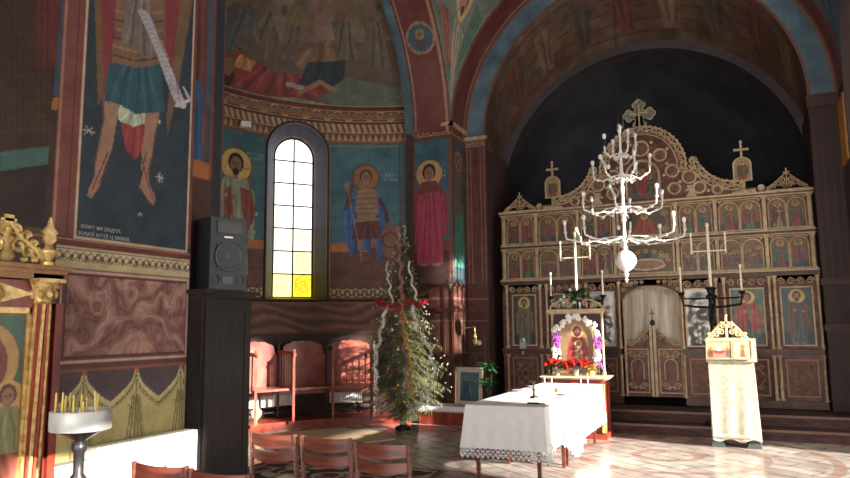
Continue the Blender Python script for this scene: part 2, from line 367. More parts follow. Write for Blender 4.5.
# ------------------------------------------------------------------ left pier wall with its murals
def WL(x, y):                               # photograph position -> canvas position on the left wall
    p = at(x, y, X=WX); return (p[1] - 2.4, p[2])
INK = pm('pale_lettering_paint', (158, 168, 172), .7, 0, .1, 20)
def left_wall():
    c = Canvas(2.8, 5.5, .0115, (88, 56, 50)); c.smear(.35, 4)
    P = lambda *q: [WL(*a) for a in q]
    # far-left mural, dark robes
    c.rect(0, 1.36, 2.4, 5.5, (44, 36, 34)); c.smear(.25, 3)
    c.poly(P((0, -20), (52, -20), (52, 150), (0, 158)), (64, 42, 34)); c.poly(P((36, -20), (66, -20), (58, 68), (34, 66)), (92, 40, 40))
    for k in range(9): c.line(P((k * 6, -20), (k * 6 - 1, 148)), .012, (44, 32, 26), .6); c.line(P((0, 20 + k * 14), (52, 18 + k * 14)), .01, (84, 58, 40), .5)
    c.poly(P((0, 152), (50, 146), (49, 164), (0, 171)), (64, 98, 96)); c.poly(P((64, -20), (84, -20), (72, 96), (53, 96)), (44, 74, 92))
    c.poly(P((53, 97), (72, 97), (71, 110), (51, 110)), (168, 94, 44)); c.poly(P((51, 111), (71, 111), (60, 235), (44, 235)), (60, 40, 38))
    x0 = WL(64, 238)[0]
    c.rect(1.28, 1.50, 2.36, 5.5, (118, 62, 54)); c.rect(1.30, 1.315, 2.36, 5.5, (160, 110, 90)); c.rect(1.42, 1.44, 2.36, 5.5, (84, 42, 38))
    # main mural: winged figure in armour, seen up to the chest
    c.rect(1.49, 2.8, 2.35, 5.5, (40, 55, 66)); c.smear(.2, 2)
    c.border(1.49, 2.76, 2.355, 5.6, .022, (198, 168, 134)); c.rect(2.76, 2.8, 2.4, 5.5, (110, 60, 54))
    c.poly(P((100, -20), (122, -20), (118, 60), (112, 96), (104, 96), (100, 60)), (132, 50, 54)); c.poly(P((155, -20), (186, -20), (182, 40), (170, 92), (160, 60)), (132, 50, 54))
    c.poly(P((94, -20), (101, -20), (104, 95), (98, 105)), (112, 84, 54)); c.poly(P((183, -20), (196, -20), (178, 90), (168, 135), (166, 120)), (112, 86, 58))
    c.folds(P((120, 118), (152, 118), (148, 138), (136, 160), (126, 150)), (148, 52, 54), (112, 36, 42), 4, 3)
    c.folds(P((116, 104), (160, 112), (160, 124), (148, 122), (134, 127), (118, 120)), (172, 184, 158), (122, 134, 116), 6, 5)
    def limb(a, col, ws):
        for i in range(len(a) - 1):
            (x0, y0), (x1, y1) = a[i], a[i + 1]; n = 10
            for k in range(n):
                f = k / n; X_, Y_ = x0 + (x1 - x0) * f, y0 + (y1 - y0) * f; w = ws[i] + (ws[i + 1] - ws[i]) * f; c.ell(*WL(X_, Y_), w, w * 1.3, col)
    for off, col in ((1.5, (104, 70, 56)), (0, (156, 112, 90))):
        limb([(112 - off, 100), (110.5 - off, 122), (106 - off, 145), (100.5 - off, 164), (98 - off, 180)], col, [.085, .062, .066, .045, .034])
        limb([(152 + off, 112), (150 + off, 130), (147 + off, 150), (144.5 + off, 168), (145.5 + off, 182)], col, [.08, .058, .06, .042, .032])
    c.poly(P((95, 174), (101, 177), (100, 186), (95, 193), (92, 198), (87, 196), (89, 188), (92, 182)), (156, 108, 88)); c.poly(P((142, 178), (148, 178), (151, 188), (156, 198), (154, 205), (149, 202), (144, 193), (139, 187)), (156, 108, 88))
    for a in ([(108, 152), (98, 176), (92, 190)], [(110, 158), (100, 182)], [(142, 158), (148, 184), (153, 198)], [(146, 152), (141, 180)]): c.line(P(*a), .012, (88, 48, 38))
    c.folds(P((110, 60), (160, 60), (165, 112), (150, 113), (136, 114), (122, 106), (104, 100), (106, 80)), (42, 82, 96), (28, 58, 70), 7, 2)
    c.poly(P((118, -20), (164, -20), (166, 40), (161, 64), (138, 68), (112, 62), (114, 36)), (124, 88, 66))
    for k in range(6): c.line(P((114, 10 + k * 9), (136, 16 + k * 9), (162, 12 + k * 9)), .016, (74, 48, 38) if k % 2 else (156, 120, 84))
    c.poly(P((124, -20), (150, -20), (150, 24), (124, 30)), (104, 92, 88)); c.folds(P((128, -10), (150, -10), (156, 50), (150, 60), (122, 40)), (112, 100, 94), (70, 60, 58), 5, 8)
    for k in range(40):                     # unrolled white scroll
        f = k / 39; xx = 144 + 40 * f - 10 * math.sin(PI * f) * .4; yy = 14 + 90 * f; c.ell(*WL(xx + 4 * math.sin(f * 4), yy), .075, .04, (174, 166, 172) if k % 2 else (154, 146, 156))
    c.line(P((150, 10), (160, 40), (176, 78), (180, 104)), .012, (84, 78, 92)); c.line(P((176, 106), (190, 100), (184, 88)), .03, (188, 178, 180))
    for x, y in ((89, 131), (160, 178), (140, 214)):
        for k in range(4): q = k * PI / 4; u, v = WL(x, y); r_ = .05 if y < 200 else .02; c.line([(u - r_ * math.cos(q), v - r_ * math.sin(q)), (u + r_ * math.cos(q), v + r_ * math.sin(q))], .009, (166, 162, 150))
    # string course, carved gold band, marbled panel, painted curtain
    c.rect(0, 2.8, 2.28, 2.352, (128, 76, 64)); c.rect(0, 2.8, 2.325, 2.34, (196, 160, 120))
    c.rect(1.34, 2.8, 2.09, 2.285, (206, 188, 144)); c.rect(1.34, 2.8, 2.262, 2.27, (120, 92, 66))
    for k in range(20): x = 1.37 + k * .074; c.ringo(x, 2.215, .026, .011, (96, 70, 52)); c.ell(x + .037, 2.2, .011, .03, (96, 70, 52)); c.line([(x - .02, 2.18), (x, 2.155), (x + .02, 2.18)], .01, (96, 70, 52)); c.rect(1.34, 2.8, 2.12, 2.17, (196, 176, 128))
    c.rect(1.34, 2.8, 2.09, 2.12, (186, 166, 122))
    c.rect(0, 1.34, 2.11, 2.28, (70, 52, 48)); c.rect(0, 1.34, 2.2, 2.24, (150, 130, 96))
    c.rect(0, 2.8, 1.31, 2.11, (102, 60, 56)); marble(c, 1.46, 2.76, 1.40, 2.06, (112, 62, 58), (206, 160, 140)); c.border(1.40, 2.79, 1.355, 2.095, .016, (200, 164, 140)); c.border(1.45, 2.765, 1.395, 2.065, .010, (80, 40, 38))
    c.rect(0, 2.8, .0, 1.31, (88, 72, 78)); c.smear(.1, 1.5)
    top = 1.27
    pk = [WL(85, 362)[0], WL(137, 362)[0], WL(181, 362)[0]]; sp_ = .55; pk = [pk[0] - sp_ * 1.0] + pk + [pk[2] + .5]
    for i in range(len(pk) - 1):
        a, b = pk[i], pk[i + 1]; n = 24; up = []
        for k in range(n + 1):
            f = k / n; d = min(f, 1 - f) * 2; up.append((a + (b - a) * f, top - .27 * (d ** .55)))
        c.poly(up + [(b, 0), (a, 0)], (198, 182, 112)); c.line(up, .03, (204, 190, 128)); c.line([(x, z - .04) for x, z in up], .008, (96, 80, 50))
        for k in range(2, n - 1): c.ell(up[k][0], up[k][1] - .06, .007, .011, (100, 84, 52))
        for g in (-.32, -.16, 0, .16, .32): c.line([(a + g * .1, top - .1 if g == 0 else top - .22), (a + g * (b - a), .1)], .012, (112, 96, 58)); c.line([(a + g * .1 + .02, top - .25), (a + g * (b - a) + .03, .1)], .03, (158, 142, 82), .5)
        c.poly([(a + (b - a) * .86, .97), (a + (b - a) * .99, 1.07), (a + (b - a) * .97, .93)], (200, 186, 120)); c.line([(a + (b - a) * .86, .97), (a + (b - a) * .97, .93)], .01, (90, 74, 48))
        c.ell(a, top, .02, .03, (188, 100, 60))
    c.rect(2.775, 2.8, .6, 1.3, (170, 140, 110)); c.rect(0, 2.8, 1.285, 1.31, (150, 84, 60))
    w = c.mesh('wall_left', lambda u, v: (np.full_like(u, WX), 2.4 + u, v), FRESCO, flip=False, **ST)
    MB().box(-6, WX - .004, -4, 5.2, 0, 8.6).build('wall_body', PLASTER, w)
    MB().box(WX - .01, WX + .02, 2.4, 5.2, 2.30, 2.335).build('string_course', REDP, w)
    for k, s in enumerate(('аоме ни родел.', 'жиної мелі ц мама.')):
        cu = bpy.data.curves.new('inscription', 'FONT'); cu.body = s; cu.size = .056 if k == 0 else .058; cu.extrude = .001
        ob = bpy.data.objects.new('tmp', cu); COL.objects.link(ob); dg = bpy.context.evaluated_depsgraph_get(); me = bpy.data.meshes.new_from_object(ob.evaluated_get(dg)); bpy.data.objects.remove(ob)
        p = at((80, 77)[k], (227.5, 234.5)[k], X=WX); me.materials.clear(); me.materials.append(INK)
        o = bpy.data.objects.new('inscription', me); COL.objects.link(o); o.parent = w; o.location = (WX + .004, p[1], p[2]); o.rotation_euler = (PI / 2, 0, PI / 2)
left_wall()
def corner_strip():
    c = Canvas(.59, 8.6, .02, (52, 72, 86)); c.smear(.15, 4)
    c.rect(.22, .40, 4.0, 8.6, (60, 84, 100)); c.rect(.40, .43, 2.4, 8.6, (120, 60, 50)); c.rect(.43, .59, 2.2, 8.6, (44, 46, 54)); c.rect(.575, .59, 2.2, 8.6, (130, 76, 60))
    c.folds([(.0, 3.2), (.34, 3.1), (.30, 5.4), (0, 5.4)], (110, 60, 54), (60, 40, 40), 3, 4); c.folds([(0.05, 3.1), (.3, 3.1), (.26, 4.2), (0.05, 4.2)], (46, 84, 128), (30, 56, 92), 3, 5)
    c.rect(0, .4, 3.16, 3.34, (176, 98, 50)); c.rect(0, .43, 2.4, 3.16, (82, 50, 46)); c.rect(0, .59, 0, 2.4, (70, 44, 38))
    w = c.mesh('wall_left_corner', lambda u, v: (np.full_like(u, -5.05), 5.2 + u, v), FRESCO, **ST)
    MB().box(-6.2, -5.054, 5.2, 5.79, 0, 8.6).build('wall_body', PLASTER, w)
corner_strip()

# ------------------------------------------------------------------ side apse
def AW(x, y):
    """photograph position -> arc length and height on the apse wall"""
    d = at(x, y, Y=1.0) - np.array([0, 0, EYE]); o = -np.array(AC); a = d[:2] @ d[:2]; b = 2 * o @ d[:2]; k = o @ o - AR * AR
    t = (-b + math.sqrt(b * b - 4 * a * k)) / 2 / a; p = np.array([0, 0, EYE]) + t * d
    return (AR * math.atan2(p[1] - AC[1], -(p[0] - AC[0])), p[2])
def apt(s, z, r=AR):
    q = s / AR; return (AC[0] - r * np.cos(q), AC[1] + r * np.sin(q), z)
TH = math.radians(39.5); NW = .57; WC = TH * AR
def niche_out(n=28, hw=NW, zb=2.14, zs=4.84):
    pts = [(-hw, zb), (-hw, zb + (zs - zb) / 3), (-hw, zb + (zs - zb) * 2 / 3)] + [(-hw * math.cos(PI * k / n), zs + hw * math.sin(PI * k / n)) for k in range(n + 1)] + [(hw, zb + (zs - zb) * 2 / 3), (hw, zb + (zs - zb) / 3), (hw, zb)]
    return pts
def apse():
    W = AR * math.radians(77.3); c = Canvas(W, 5.75, .0145, (60, 108, 120)); c.smear(.22, 3)
    P = lambda *q: [AW(*a) for a in q]
    c.rect(0, W, 2.38, 3.02, (112, 72, 60)); c.rect(0, W, 3.02, 3.18, (196, 112, 60)); c.smear(.3, 2.5)
    for k in range(60): c.line([(rng.uniform(0, W), 2.5), (rng.uniform(0, W), 3.0)], .01, (74, 46, 40), .4)
    # frieze
    c.rect(0, W, 5.08, 5.75, (120, 76, 58)); scrollband(c, 0, W, 5.5, 5.72, (118, 74, 56), (190, 150, 112), .2); scrollband(c, 0, W, 5.56, 5.66, (118, 74, 56), (170, 126, 92), .1)
    for x in np.arange(0, W, .115):
        c.poly([(x, 5.46), (x + .06, 5.46), (x + .11, 5.3), (x + .05, 5.3)], (190, 158, 118)); c.poly([(x, 5.14), (x + .04, 5.27), (x + .08, 5.14)], (188, 154, 116))
    c.rect(0, W, 5.275, 5.29, (186, 150, 112)); c.rect(0, W, 5.10, 5.13, (150, 104, 76)); c.rect(0, W, 5.47, 5.49, (60, 38, 32))
    # vertical frames
    for x in (AW(218, 200)[0], AW(266, 200)[0], AW(330, 200)[0], AW(400, 200)[0]):
        c.rect(x - .02, x + .02, 2.38, 5.08, (104, 60, 50)); c.rect(x - .006, x + .006, 2.38, 5.08, (170, 130, 100))
    c.rect(AW(330, 200)[0], AW(400, 200)[0], 5.02, 5.04, (160, 130, 100))
    # standing saint left of the window
    s, z = AW(236, 165); saint(c, s, 2.55, (z - 2.55) / .88, (140, 158, 128), (142, 150, 122), (220, 180, 96), 3, True, .17); c.folds(P((240, 186), (252, 192), (256, 214), (248, 232), (242, 212)), (150, 66, 56), (104, 44, 40), 4, 8); c.folds(P((224, 190), (231, 184), (233, 210), (226, 230)), (150, 66, 56), (104, 44, 40), 2, 9)
    u, v = AW(250, 175); c.line([(u, v), (u + .02, v - .5)], .03, (128, 90, 60)); c.line([(u - .12, v + .1), (u + .16, v + .1)], .02, (128, 90, 60)); marks(c, *AW(248, 152), .3, .16, (140, 160, 160), 3)
    for x, y in ((226, 195), (256, 214), (254, 232)): c.ell(*AW(x, y), .03, .03, (150, 170, 168))
    # warrior saint right of the window
    hx, hz = AW(366, 178); c.ell(hx, hz, .25, .25, (150, 100, 62)); c.ringo(hx, hz, .25, .02, (96, 60, 44)); 
    c.folds(P((352, 200), (382, 196), (388, 232), (380, 262), (366, 250), (350, 256), (346, 226)), (48, 92, 158), (32, 62, 112), 6, 9)
    c.folds(P((343, 200), (352, 196), (352, 258), (345, 240)), (56, 104, 168), (34, 66, 118), 2, 4)
    for a, b in (((361, 235), (358, 262)), ((373, 235), (374, 260))): c.line(P(a, b), .09, (146, 100, 78)); c.line(P((b[0], b[1] - 10), b), .1, (104, 62, 46)); c.line(P(b, (b[0] - 3, b[1] + 6)), .08, (112, 66, 48))
    c.poly(P((358, 190), (376, 189), (379, 212), (372, 222), (360, 222), (355, 210)), (150, 116, 92)); [c.line(P((357, 194 + 5 * k), (377, 193 + 5 * k)), .015, (98, 68, 54)) for k in range(5)]
    c.folds(P((355, 220), (378, 218), (383, 238), (352, 240)), (98, 52, 58), (60, 32, 40), 7, 2)
    c.line(P((355, 221), (379, 219)), .05, (150, 122, 80)); c.line(P((352, 200), (346, 208), (352, 186)), .08, (96, 60, 56)); c.line(P((380, 200), (386, 212), (388, 226)), .08, (80, 50, 60)); c.line(P((346, 180), (362, 262)), .018, (150, 120, 84)); c.ell(*AW(347, 186), .05, .06, SKIN)
    c.ell(*AW(390, 240), .16, .34, (128, 90, 66)); c.ringo(*AW(390, 240), .14, .03, (90, 56, 44))
    face(c, hx, hz, .125, (84, 48, 32), False); marks(c, *AW(384, 174), .24, .18, (150, 168, 166), 8)
    # gold band, veined dado
    c.rect(0, W, 2.14, 2.38, (108, 64, 52)); scrollband(c, AW(244, 298)[0], WC - .62, 2.17, 2.35, (196, 174, 122), (100, 66, 46), .08); scrollband(c, WC + .62, W, 2.17, 2.35, (190, 168, 118), (100, 66, 46), .08)
    for k in range(60): x = k * .075; c.poly([(x, 2.2), (x + .02, 2.25), (x + .04, 2.2)], (96, 62, 42))
    c.rect(0, W, 1.5, 2.14, (92, 58, 46)); m = (c.Y > 1.56) & (c.Y < 2.08); t = np.sin(c.Y * 34 + 3.2 * np.sin(c.X * 2.3 + 1) + 1.4 * np.sin(c.X * 6 + c.Y * 7))
    k = np.clip(.5 + .4 * t, 0, 1)[..., None]; c.a[m] = (np.array((82, 48, 38)) * (1 - k) + np.array((140, 90, 66)) * k)[m]
    c.rect(0, W, 2.08, 2.10, (150, 110, 84)); c.rect(0, W, 1.5, 1.53, (50, 34, 30)); c.rect(0, W, 0, 1.5, (58, 38, 34))
    def hole(u, v):
        d = np.abs(u - WC); return (d < NW) & (v > 2.14) & (v < 4.84) | (np.hypot(u - WC, v - 4.84) < NW)
    w = c.mesh('wall_apse', lambda u, v: apt(u, v), FRESCO, hole=hole, **ST)
    MB().quadgrid(lambda a, b: tuple(float(k) for k in apt(math.radians(-78 * a) * AR, b * 5.75)), 24, 1).build('hidden_side', PLASTER, w)
    # semi-dome: dark figures on stony ground
    d = Canvas(W, 4.0, .02, (118, 98, 78)); d.smear(.5, 9); d.smear(.18, 5)
    Z0 = 5.75; q0 = math.asin((Z0 - 5.2) / AR)
    def DW(x, y):                           # photograph position -> canvas on the semi-dome
        e = at(x, y, Y=1.0) - np.array([0, 0, EYE]); o = np.array([0, 0, EYE]) - np.array([AC[0], AC[1], 5.2]); a = e @ e; b = 2 * o @ e; k = o @ o - AR * AR
        t = (-b + math.sqrt(max(0, b * b - 4 * a * k))) / 2 / a; p = o + t * e
        return (AR * math.atan2(p[1], -p[0]), AR * (math.asin(max(-1, min(1, p[2] / AR))) - q0))
    D = lambda *q: [DW(*a) for a in q]
    d.poly(D((218, 40), (260, 44), (330, 40), (400, 40), (400, 112), (300, 104), (218, 88)), (96, 76, 60)); d.poly(D((320, 88), (350, 78), (400, 88), (402, 110), (330, 104)), (90, 100, 84))
    d.folds(D((290, 56), (330, 40), (356, 46), (340, 72), (300, 70)), (122, 90, 60), (82, 62, 46), 4, 3)
    d.folds(D((228, 82), (234, 50), (252, 58), (280, 74), (322, 72), (330, 92), (310, 100), (268, 96)), (140, 46, 42), (92, 32, 34), 9, 2)
    d.folds(D((232, 66), (240, 54), (256, 62), (250, 72)), (176, 120, 60), (120, 70, 40), 3, 4)
    d.folds(D((298, 84), (308, 62), (346, 60), (344, 78), (332, 88)), (30, 46, 58), (20, 30, 40), 4, 6)
    d.ell(*DW(224, 72), .22, .28, (58, 40, 34)); d.ell(*DW(228, 66), .14, .16, (128, 88, 66)); d.folds(D((266, 96), (300, 98), (334, 106), (300, 106)), (116, 126, 106), (80, 90, 76), 3, 5)
    d.line(D((300, 92), (320, 82), (334, 90)), .09, (150, 104, 76)); d.line(D((288, 84), (302, 88)), .08, (150, 150, 130))
    for x, y, a_, b_ in ((262, 10, 276, 60), (300, 4, 292, 44), (240, 12, 236, 50), (340, 20, 350, 60), (372, 20, 380, 70)):
        d.folds(D((x - 9, y), (x + 9, y), (a_ + 12, b_), (a_ - 10, b_)), (98, 86, 72), (58, 48, 42), 5, x); d.ell(*DW(x, y - 4), .12, .15, (110, 80, 64))
    d.poly(D((286, 26), (298, 2), (308, 26)), (116, 92, 62)); d.folds(D((222, 6), (258, 8), (250, 46), (222, 50)), (72, 84, 88), (52, 52, 58), 5, 9); d.line(D((218, 40), (218, 92)), .05, (110, 60, 46))
    for k in range(14): x = rng.uniform(228, 392); y = rng.uniform(-20, 60); d.ell(*DW(x, y), rng.uniform(.05, .16), rng.uniform(.05, .2), tuple(rng.uniform(.7, 1.2) * np.array((98, 80, 66))), .6)
    d.smear(.12, 3); d.rect(0, W, 0, .03, (60, 38, 32)); d.rect(0, W, .03, .05, (168, 132, 100))
    def sph(u, v):
        th = u / AR; ph = np.minimum(q0 + v / AR, PI / 2 - .001); r = AR * np.cos(ph); return (AC[0] - r * np.cos(th), AC[1] + r * np.sin(th), 5.2 + AR * np.sin(ph))
    d.mesh('painted_semidome', sph, FRESCO, w)
    MB().quadgrid(lambda a, b: tuple(float(k) for k in sph(-AR * math.radians(78) * a, b * 4.2)), 20, 12).build('hidden_semidome', PLASTER, w)
    MB().tube([apt(s_, 5.745, AR - .03) for s_ in np.linspace(0, W, 50)], .035, 6).build('cornice', REDP, w)
    MB().tube([apt(s_, 2.12, AR - .01) for s_ in list(np.linspace(0, W, 50))], .03, 6).build('dado_rail', DWOOD, w)
    # window niche
    nrm = np.array([-math.cos(TH), math.sin(TH)]); tan = np.array([math.sin(TH), math.cos(TH)]); base = np.array(AC) + nrm * 3.68 + tan * .05
    def inner(s_, z_): p = base + tan * s_; return (p[0], p[1], z_)
    hw = .375
    out = niche_out(28, NW + .012, 2.13, 4.84); inn = niche_out(28, hw, 2.2, 4.84)
    N_ = len(out)
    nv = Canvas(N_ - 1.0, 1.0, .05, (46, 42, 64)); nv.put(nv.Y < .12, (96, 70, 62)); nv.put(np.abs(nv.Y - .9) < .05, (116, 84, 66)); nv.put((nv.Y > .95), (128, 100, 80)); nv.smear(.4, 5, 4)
    A = np.array([apt(WC + a_, b_) for a_, b_ in out], float); B = np.array([inner(a_, b_) for a_, b_ in inn], float)
    def nf(u, v):
        i = np.clip(u.astype(int), 0, N_ - 2); f = (u - i)[:, None]; a_ = A[i] * (1 - f) + A[i + 1] * f; b_ = B[i] * (1 - f) + B[i + 1] * f; p = a_ * (1 - v[:, None]) + b_ * v[:, None]; return p[:, 0], p[:, 1], p[:, 2]
    nv.mesh('niche_reveal', nf, FRESCO, w)
    sill = MB(); sill.add([tuple(A[0]), tuple(A[-1]), tuple(B[-1]), tuple(B[0])], [(0, 1, 2, 3)]); sill.build('window_sill', pm('sill_paint', (120, 96, 84), .6), w)
    MB().tube([apt(WC + a_, b_, AR - .005) for a_, b_ in niche_out(28, NW + .015, 2.13)], .022, 6).build('niche_moulding', pm('dark_moulding', (58, 40, 44), .6), w)
    # the window: leaded glass glowing with daylight, two columns of seven panes
    win = thing('window_1', 'x', 'x'); del win['label']; del win['category']; win['kind'] = 'structure'
    g = Canvas(2 * hw, 3.02, .012, (255, 255, 255))
    t = np.clip((2.2 - g.Y) / 2.2, 0, 1)[..., None]; warm = np.array((246, 240, 190)); g.a = g.a * (1 - t * .75) + warm * t * .75
    R7 = 3.0 / 7
    for cx, row, col, al in ((1, 0, (226, 200, 10), .97), (0, 0, (244, 232, 110), .85), (1, 1, (240, 226, 130), .8), (0, 1, (246, 236, 160), .7), (1, 2, (246, 236, 165), .6), (0, 2, (250, 244, 190), .5)):
        g.rect(cx * hw, (cx + 1) * hw, row * R7, (row + 1) * R7, col, al)
    for row in range(3):
        for k in range(5): g.ringo(hw * 1.5 + .03 * math.sin(k * 2), R7 * (row + .5) + .05 * math.cos(k * 3), .04 + .028 * k, .012, (170, 120, 20), .45 if row else .9)
    for row in range(7): 
        g.ringo(hw * .5, R7 * (row + .5), .13, .01, (250, 246, 220), .5)
    em = bpy.data.materials.new('daylit_leaded_glass'); t_, N, L = nt(em); N.remove(N['Principled BSDF']); ee = N.new('ShaderNodeEmission'); a2 = N.new('ShaderNodeAttribute'); a2.attribute_name = 'Col'
    L.new(a2.outputs['Color'], ee.inputs['Color']); ee.inputs['Strength'].default_value = 1.5; L.new(ee.outputs[0], N['Material Output'].inputs[0])
    def gh(u, v): return (v > 2.64) & (np.hypot(u - hw, v - 2.64) > hw)
    g.mesh('glass', lambda u, v: (base[0] + tan[0] * (u - hw) + nrm[0] * .01, base[1] + tan[1] * (u - hw) + nrm[1] * .01, 2.2 + v), em, win, hole=gh)
    f = MB()
    for k in range(1, 7): z_ = 2.2 + k * R7; wd = hw if z_ < 4.84 else math.sqrt(max(0, hw ** 2 - (z_ - 4.84) ** 2)); f.cyl(inner(-wd, z_), inner(wd, z_), .014, n=6)
    f.cyl(inner(0, 2.2), inner(0, 5.2), .015, n=6); f.tube([inner(a_, b_) for a_, b_ in niche_out(28, hw, 2.2)] , .02, 6, closed=True); f.build('window_frame', BLACKM, win)
apse()
# ------------------------------------------------------------------ north arch, north-east pier, pendentives, sanctuary arch
CX = -1.6; NX = -4.72; PX = -5.53; PY = 11.53; SY = 12.25; ZC = 5.2; RN = 3.18
def arc_band(c, r0, r1, xa, xb, name, parent, a0=0, a1=180, flip=False, **kw):
    """band of an arch in the plane of the side wall: canvas u = along the arch, v = across"""
    def fn(u, v):
        q = math.radians(a0) + u / c.w * math.radians(a1 - a0); f = v / c.h; r = r0 + (r1 - r0) * f
        return xa + (xb - xa) * f, AC[1] + r * np.cos(q), ZC + r * np.sin(q)
    return c.mesh(name, fn, FRESCO, parent, **kw)
def red_canvas(w, h, lines=True):
    c = Canvas(w, h, .03, (104, 46, 40)); c.smear(.3, 6)
    if lines:
        for e in (.05, h - .09): c.rect(0, w, e, e + .035, (160, 118, 92))
    return c
c = red_canvas(10, .8)
for q in (32, 70, 110, 148):
    x = q / 180 * 10; c.ell(x, .4, .27, .27, (46, 84, 100)); c.ringo(x, .4, .28, .04, (160, 110, 80)); c.ell(x - .08, .4, .13, .12, (70, 60, 66)); c.ell(x + .07, .4, .09, .09, (150, 120, 80)); c.ell(x + .07, .4, .06, .05, (120, 80, 64))
north_arch = arc_band(c, 3.0, RN, -5.40, NX, 'wall_north_arch', None, **ST)
c = Canvas(10, .2, .04, (92, 124, 140)); c.smear(.3, 6); c.rect(0, 10, 0, .05, (150, 110, 84)); arc_band(c, 3.17, 3.0, -5.58, -5.56, 'blue_rib', north_arch)
c = Canvas(10, .2, .04, (78, 108, 124)); c.smear(.3, 6); arc_band(c, 3.0, 3.0, -5.56, -5.40, 'blue_rib', north_arch)
# flat spandrel filling between the arch and the ceiling on the wall plane, above the painted pier walls
def spandrel():
    m = MB(); n = 40
    for k in range(n):
        q0, q1 = PI * k / n, PI * (k + 1) / n
        for t in ((q0, q1),):
            a, b = [(NX - .01, AC[1] + 3.2 * math.cos(q), ZC + 3.2 * math.sin(q)) for q in t]
            m.add([a, b, (a[0], b[1], 9), (a[0], a[1], 9)], [(0, 1, 2, 3)])
    m.build('spandrel', NAVY, north_arch)
# pier, west face with a robed saint
def pier():
    W = .81; c = Canvas(W, 5.35, .012, (54, 98, 114)); c.smear(.2, 4); x0 = PX
    def Q(x, y): p = at(x, y, Y=PY); return (p[0] - x0, p[2])
    c.rect(0, W, 2.42, 3.0, (76, 50, 46)); c.rect(0, W, 3.0, 3.2, (120, 70, 50)); c.smear(.3, 3)
    hx, hz = Q(429, 174); saint(c, hx, 2.75, (hz - 2.75) / .88, (158, 54, 78), (146, 48, 70), (196, 152, 92), 12, False, .18); 
    c.folds([(hx - .26, 2.78), (hx + .27, 2.78), (hx + .24, 3.9), (hx + .2, 4.25), (hx - .2, 4.25), (hx - .24, 3.8)], (170, 56, 82), (128, 38, 62), 7, 5)
    c.poly([(hx - .22, 4.08), (hx + .22, 4.08), (hx + .15, 4.3), (hx - .15, 4.3)], (112, 62, 50)); c.line([(hx - .05, 4.2), (hx - .05, 3.4)], .02, (120, 70, 50)); face(c, hx, hz, .14, (48, 30, 24), False)
    marks(c, hx - .42, hz + .05, .18, .16, (150, 166, 166), 4); marks(c, hx + .26, hz + .05, .16, .16, (150, 166, 166), 5)
    c.rect(0, .06, 2.4, 5.12, (110, 60, 52)); c.rect(W - .06, W, 2.4, 5.12, (120, 74, 60)); c.rect(.06, .07, 2.4, 5.12, (150, 120, 100)); c.rect(W - .07, W - .06, 2.4, 5.12, (150, 120, 100))
    c.rect(0, W, 5.08, 5.35, (104, 62, 48)); scrollband(c, 0, W, 5.15, 5.3, (120, 70, 50), (176, 140, 100), .1)
    lower(c, W)
    w = c.mesh('wall_pier', lambda u, v: (x0 + u, np.full_like(u, PY), v), FRESCO, **ST)
    V = SY - PY; c = Canvas(V, 5.35, .015, (50, 72, 84)); c.smear(.2, 5)
    c.folds([(.1, 2.7), (V - .12, 2.7), (V - .16, 3.9), (.14, 3.9)], (60, 130, 110), (36, 90, 80), 5, 2); c.folds([(.1, 3.7), (.5, 3.7), (.48, 4.6), (.2, 4.6)], (112, 84, 70), (60, 50, 50), 4, 2); c.ell(.35, 4.7, .2, .2, (150, 110, 70)); face(c, .35, 4.66, .11)
    c.rect(0, V, 5.08, 5.35, (104, 62, 48)); scrollband(c, 0, V, 5.15, 5.3, (120, 70, 50), (176, 140, 100), .1); c.rect(0, .05, 2.4, 5.1, (120, 74, 60)); c.rect(V - .05, V, 2.4, 5.1, (100, 56, 50)); lower(c, V)
    c.mesh('painted_side', lambda u, v: (np.full_like(u, NX), PY + u, v), FRESCO, w)
    V = .41; c = Canvas(V, 5.25, .012, (104, 48, 44)); c.smear(.12, 5)
    for x in (.03, .1, V - .11, V - .04): c.rect(x, x + .012, 2.4, 5.0, (150, 110, 90))
    t = np.sin(c.X * 60 + 2 * np.sin(c.Y * 3)) > .6; c.put(t & (c.X > .12) & (c.X < V - .12) & (c.Y < 5), (78, 38, 38), .6)
    c.rect(0, V, 5.0, 5.25, (84, 66, 58)); scrollband(c, 0, V, 5.05, 5.18, (110, 70, 54), (160, 130, 100), .1); lower(c, V)
    c.mesh('painted_pilaster', lambda u, v: (NX + u, np.full_like(u, SY), v), FRESCO, w)
    b = MB(); b.box(-8, PX - .0, PY + .06, SY + 1.3, 0, 9); b.box(PX, NX - .006, PY + .006, SY + 1.3, 0, 9); b.box(NX - .01, NX + .41, SY + .006, 13.6, 0, 5.0); b.box(-5.60, PX + .04, 11.44, PY + .05, 0, ZC); b.build('wall_body', PLASTER, w)
    b = MB(); b.box(PX - .03, NX + .05, PY - .05, PY + .02, 5.30, 5.37); b.box(NX - .02, NX + .05, PY - .05, SY, 5.30, 5.37); b.box(NX, NX + .45, SY - .04, SY + .02, 5.18, 5.24); b.build('capital_moulding', PALEGOLD, w)
    # lowered carved panels on the pier
    b = MB()
    for z in (2.36, 1.9, 1.1): b.box(PX, NX + .02, PY - .025, PY, z, z + .05); b.box(NX, NX + .025, PY, SY, z, z + .05); b.box(NX, NX + .42, SY - .025, SY, z, z + .05)
    for x in (PX + .3, NX - .2, NX - .03): b.box(x, x + .04, PY - .02, PY, 0, 2.4)
    b.build('panel_moulding', DWOOD, w)
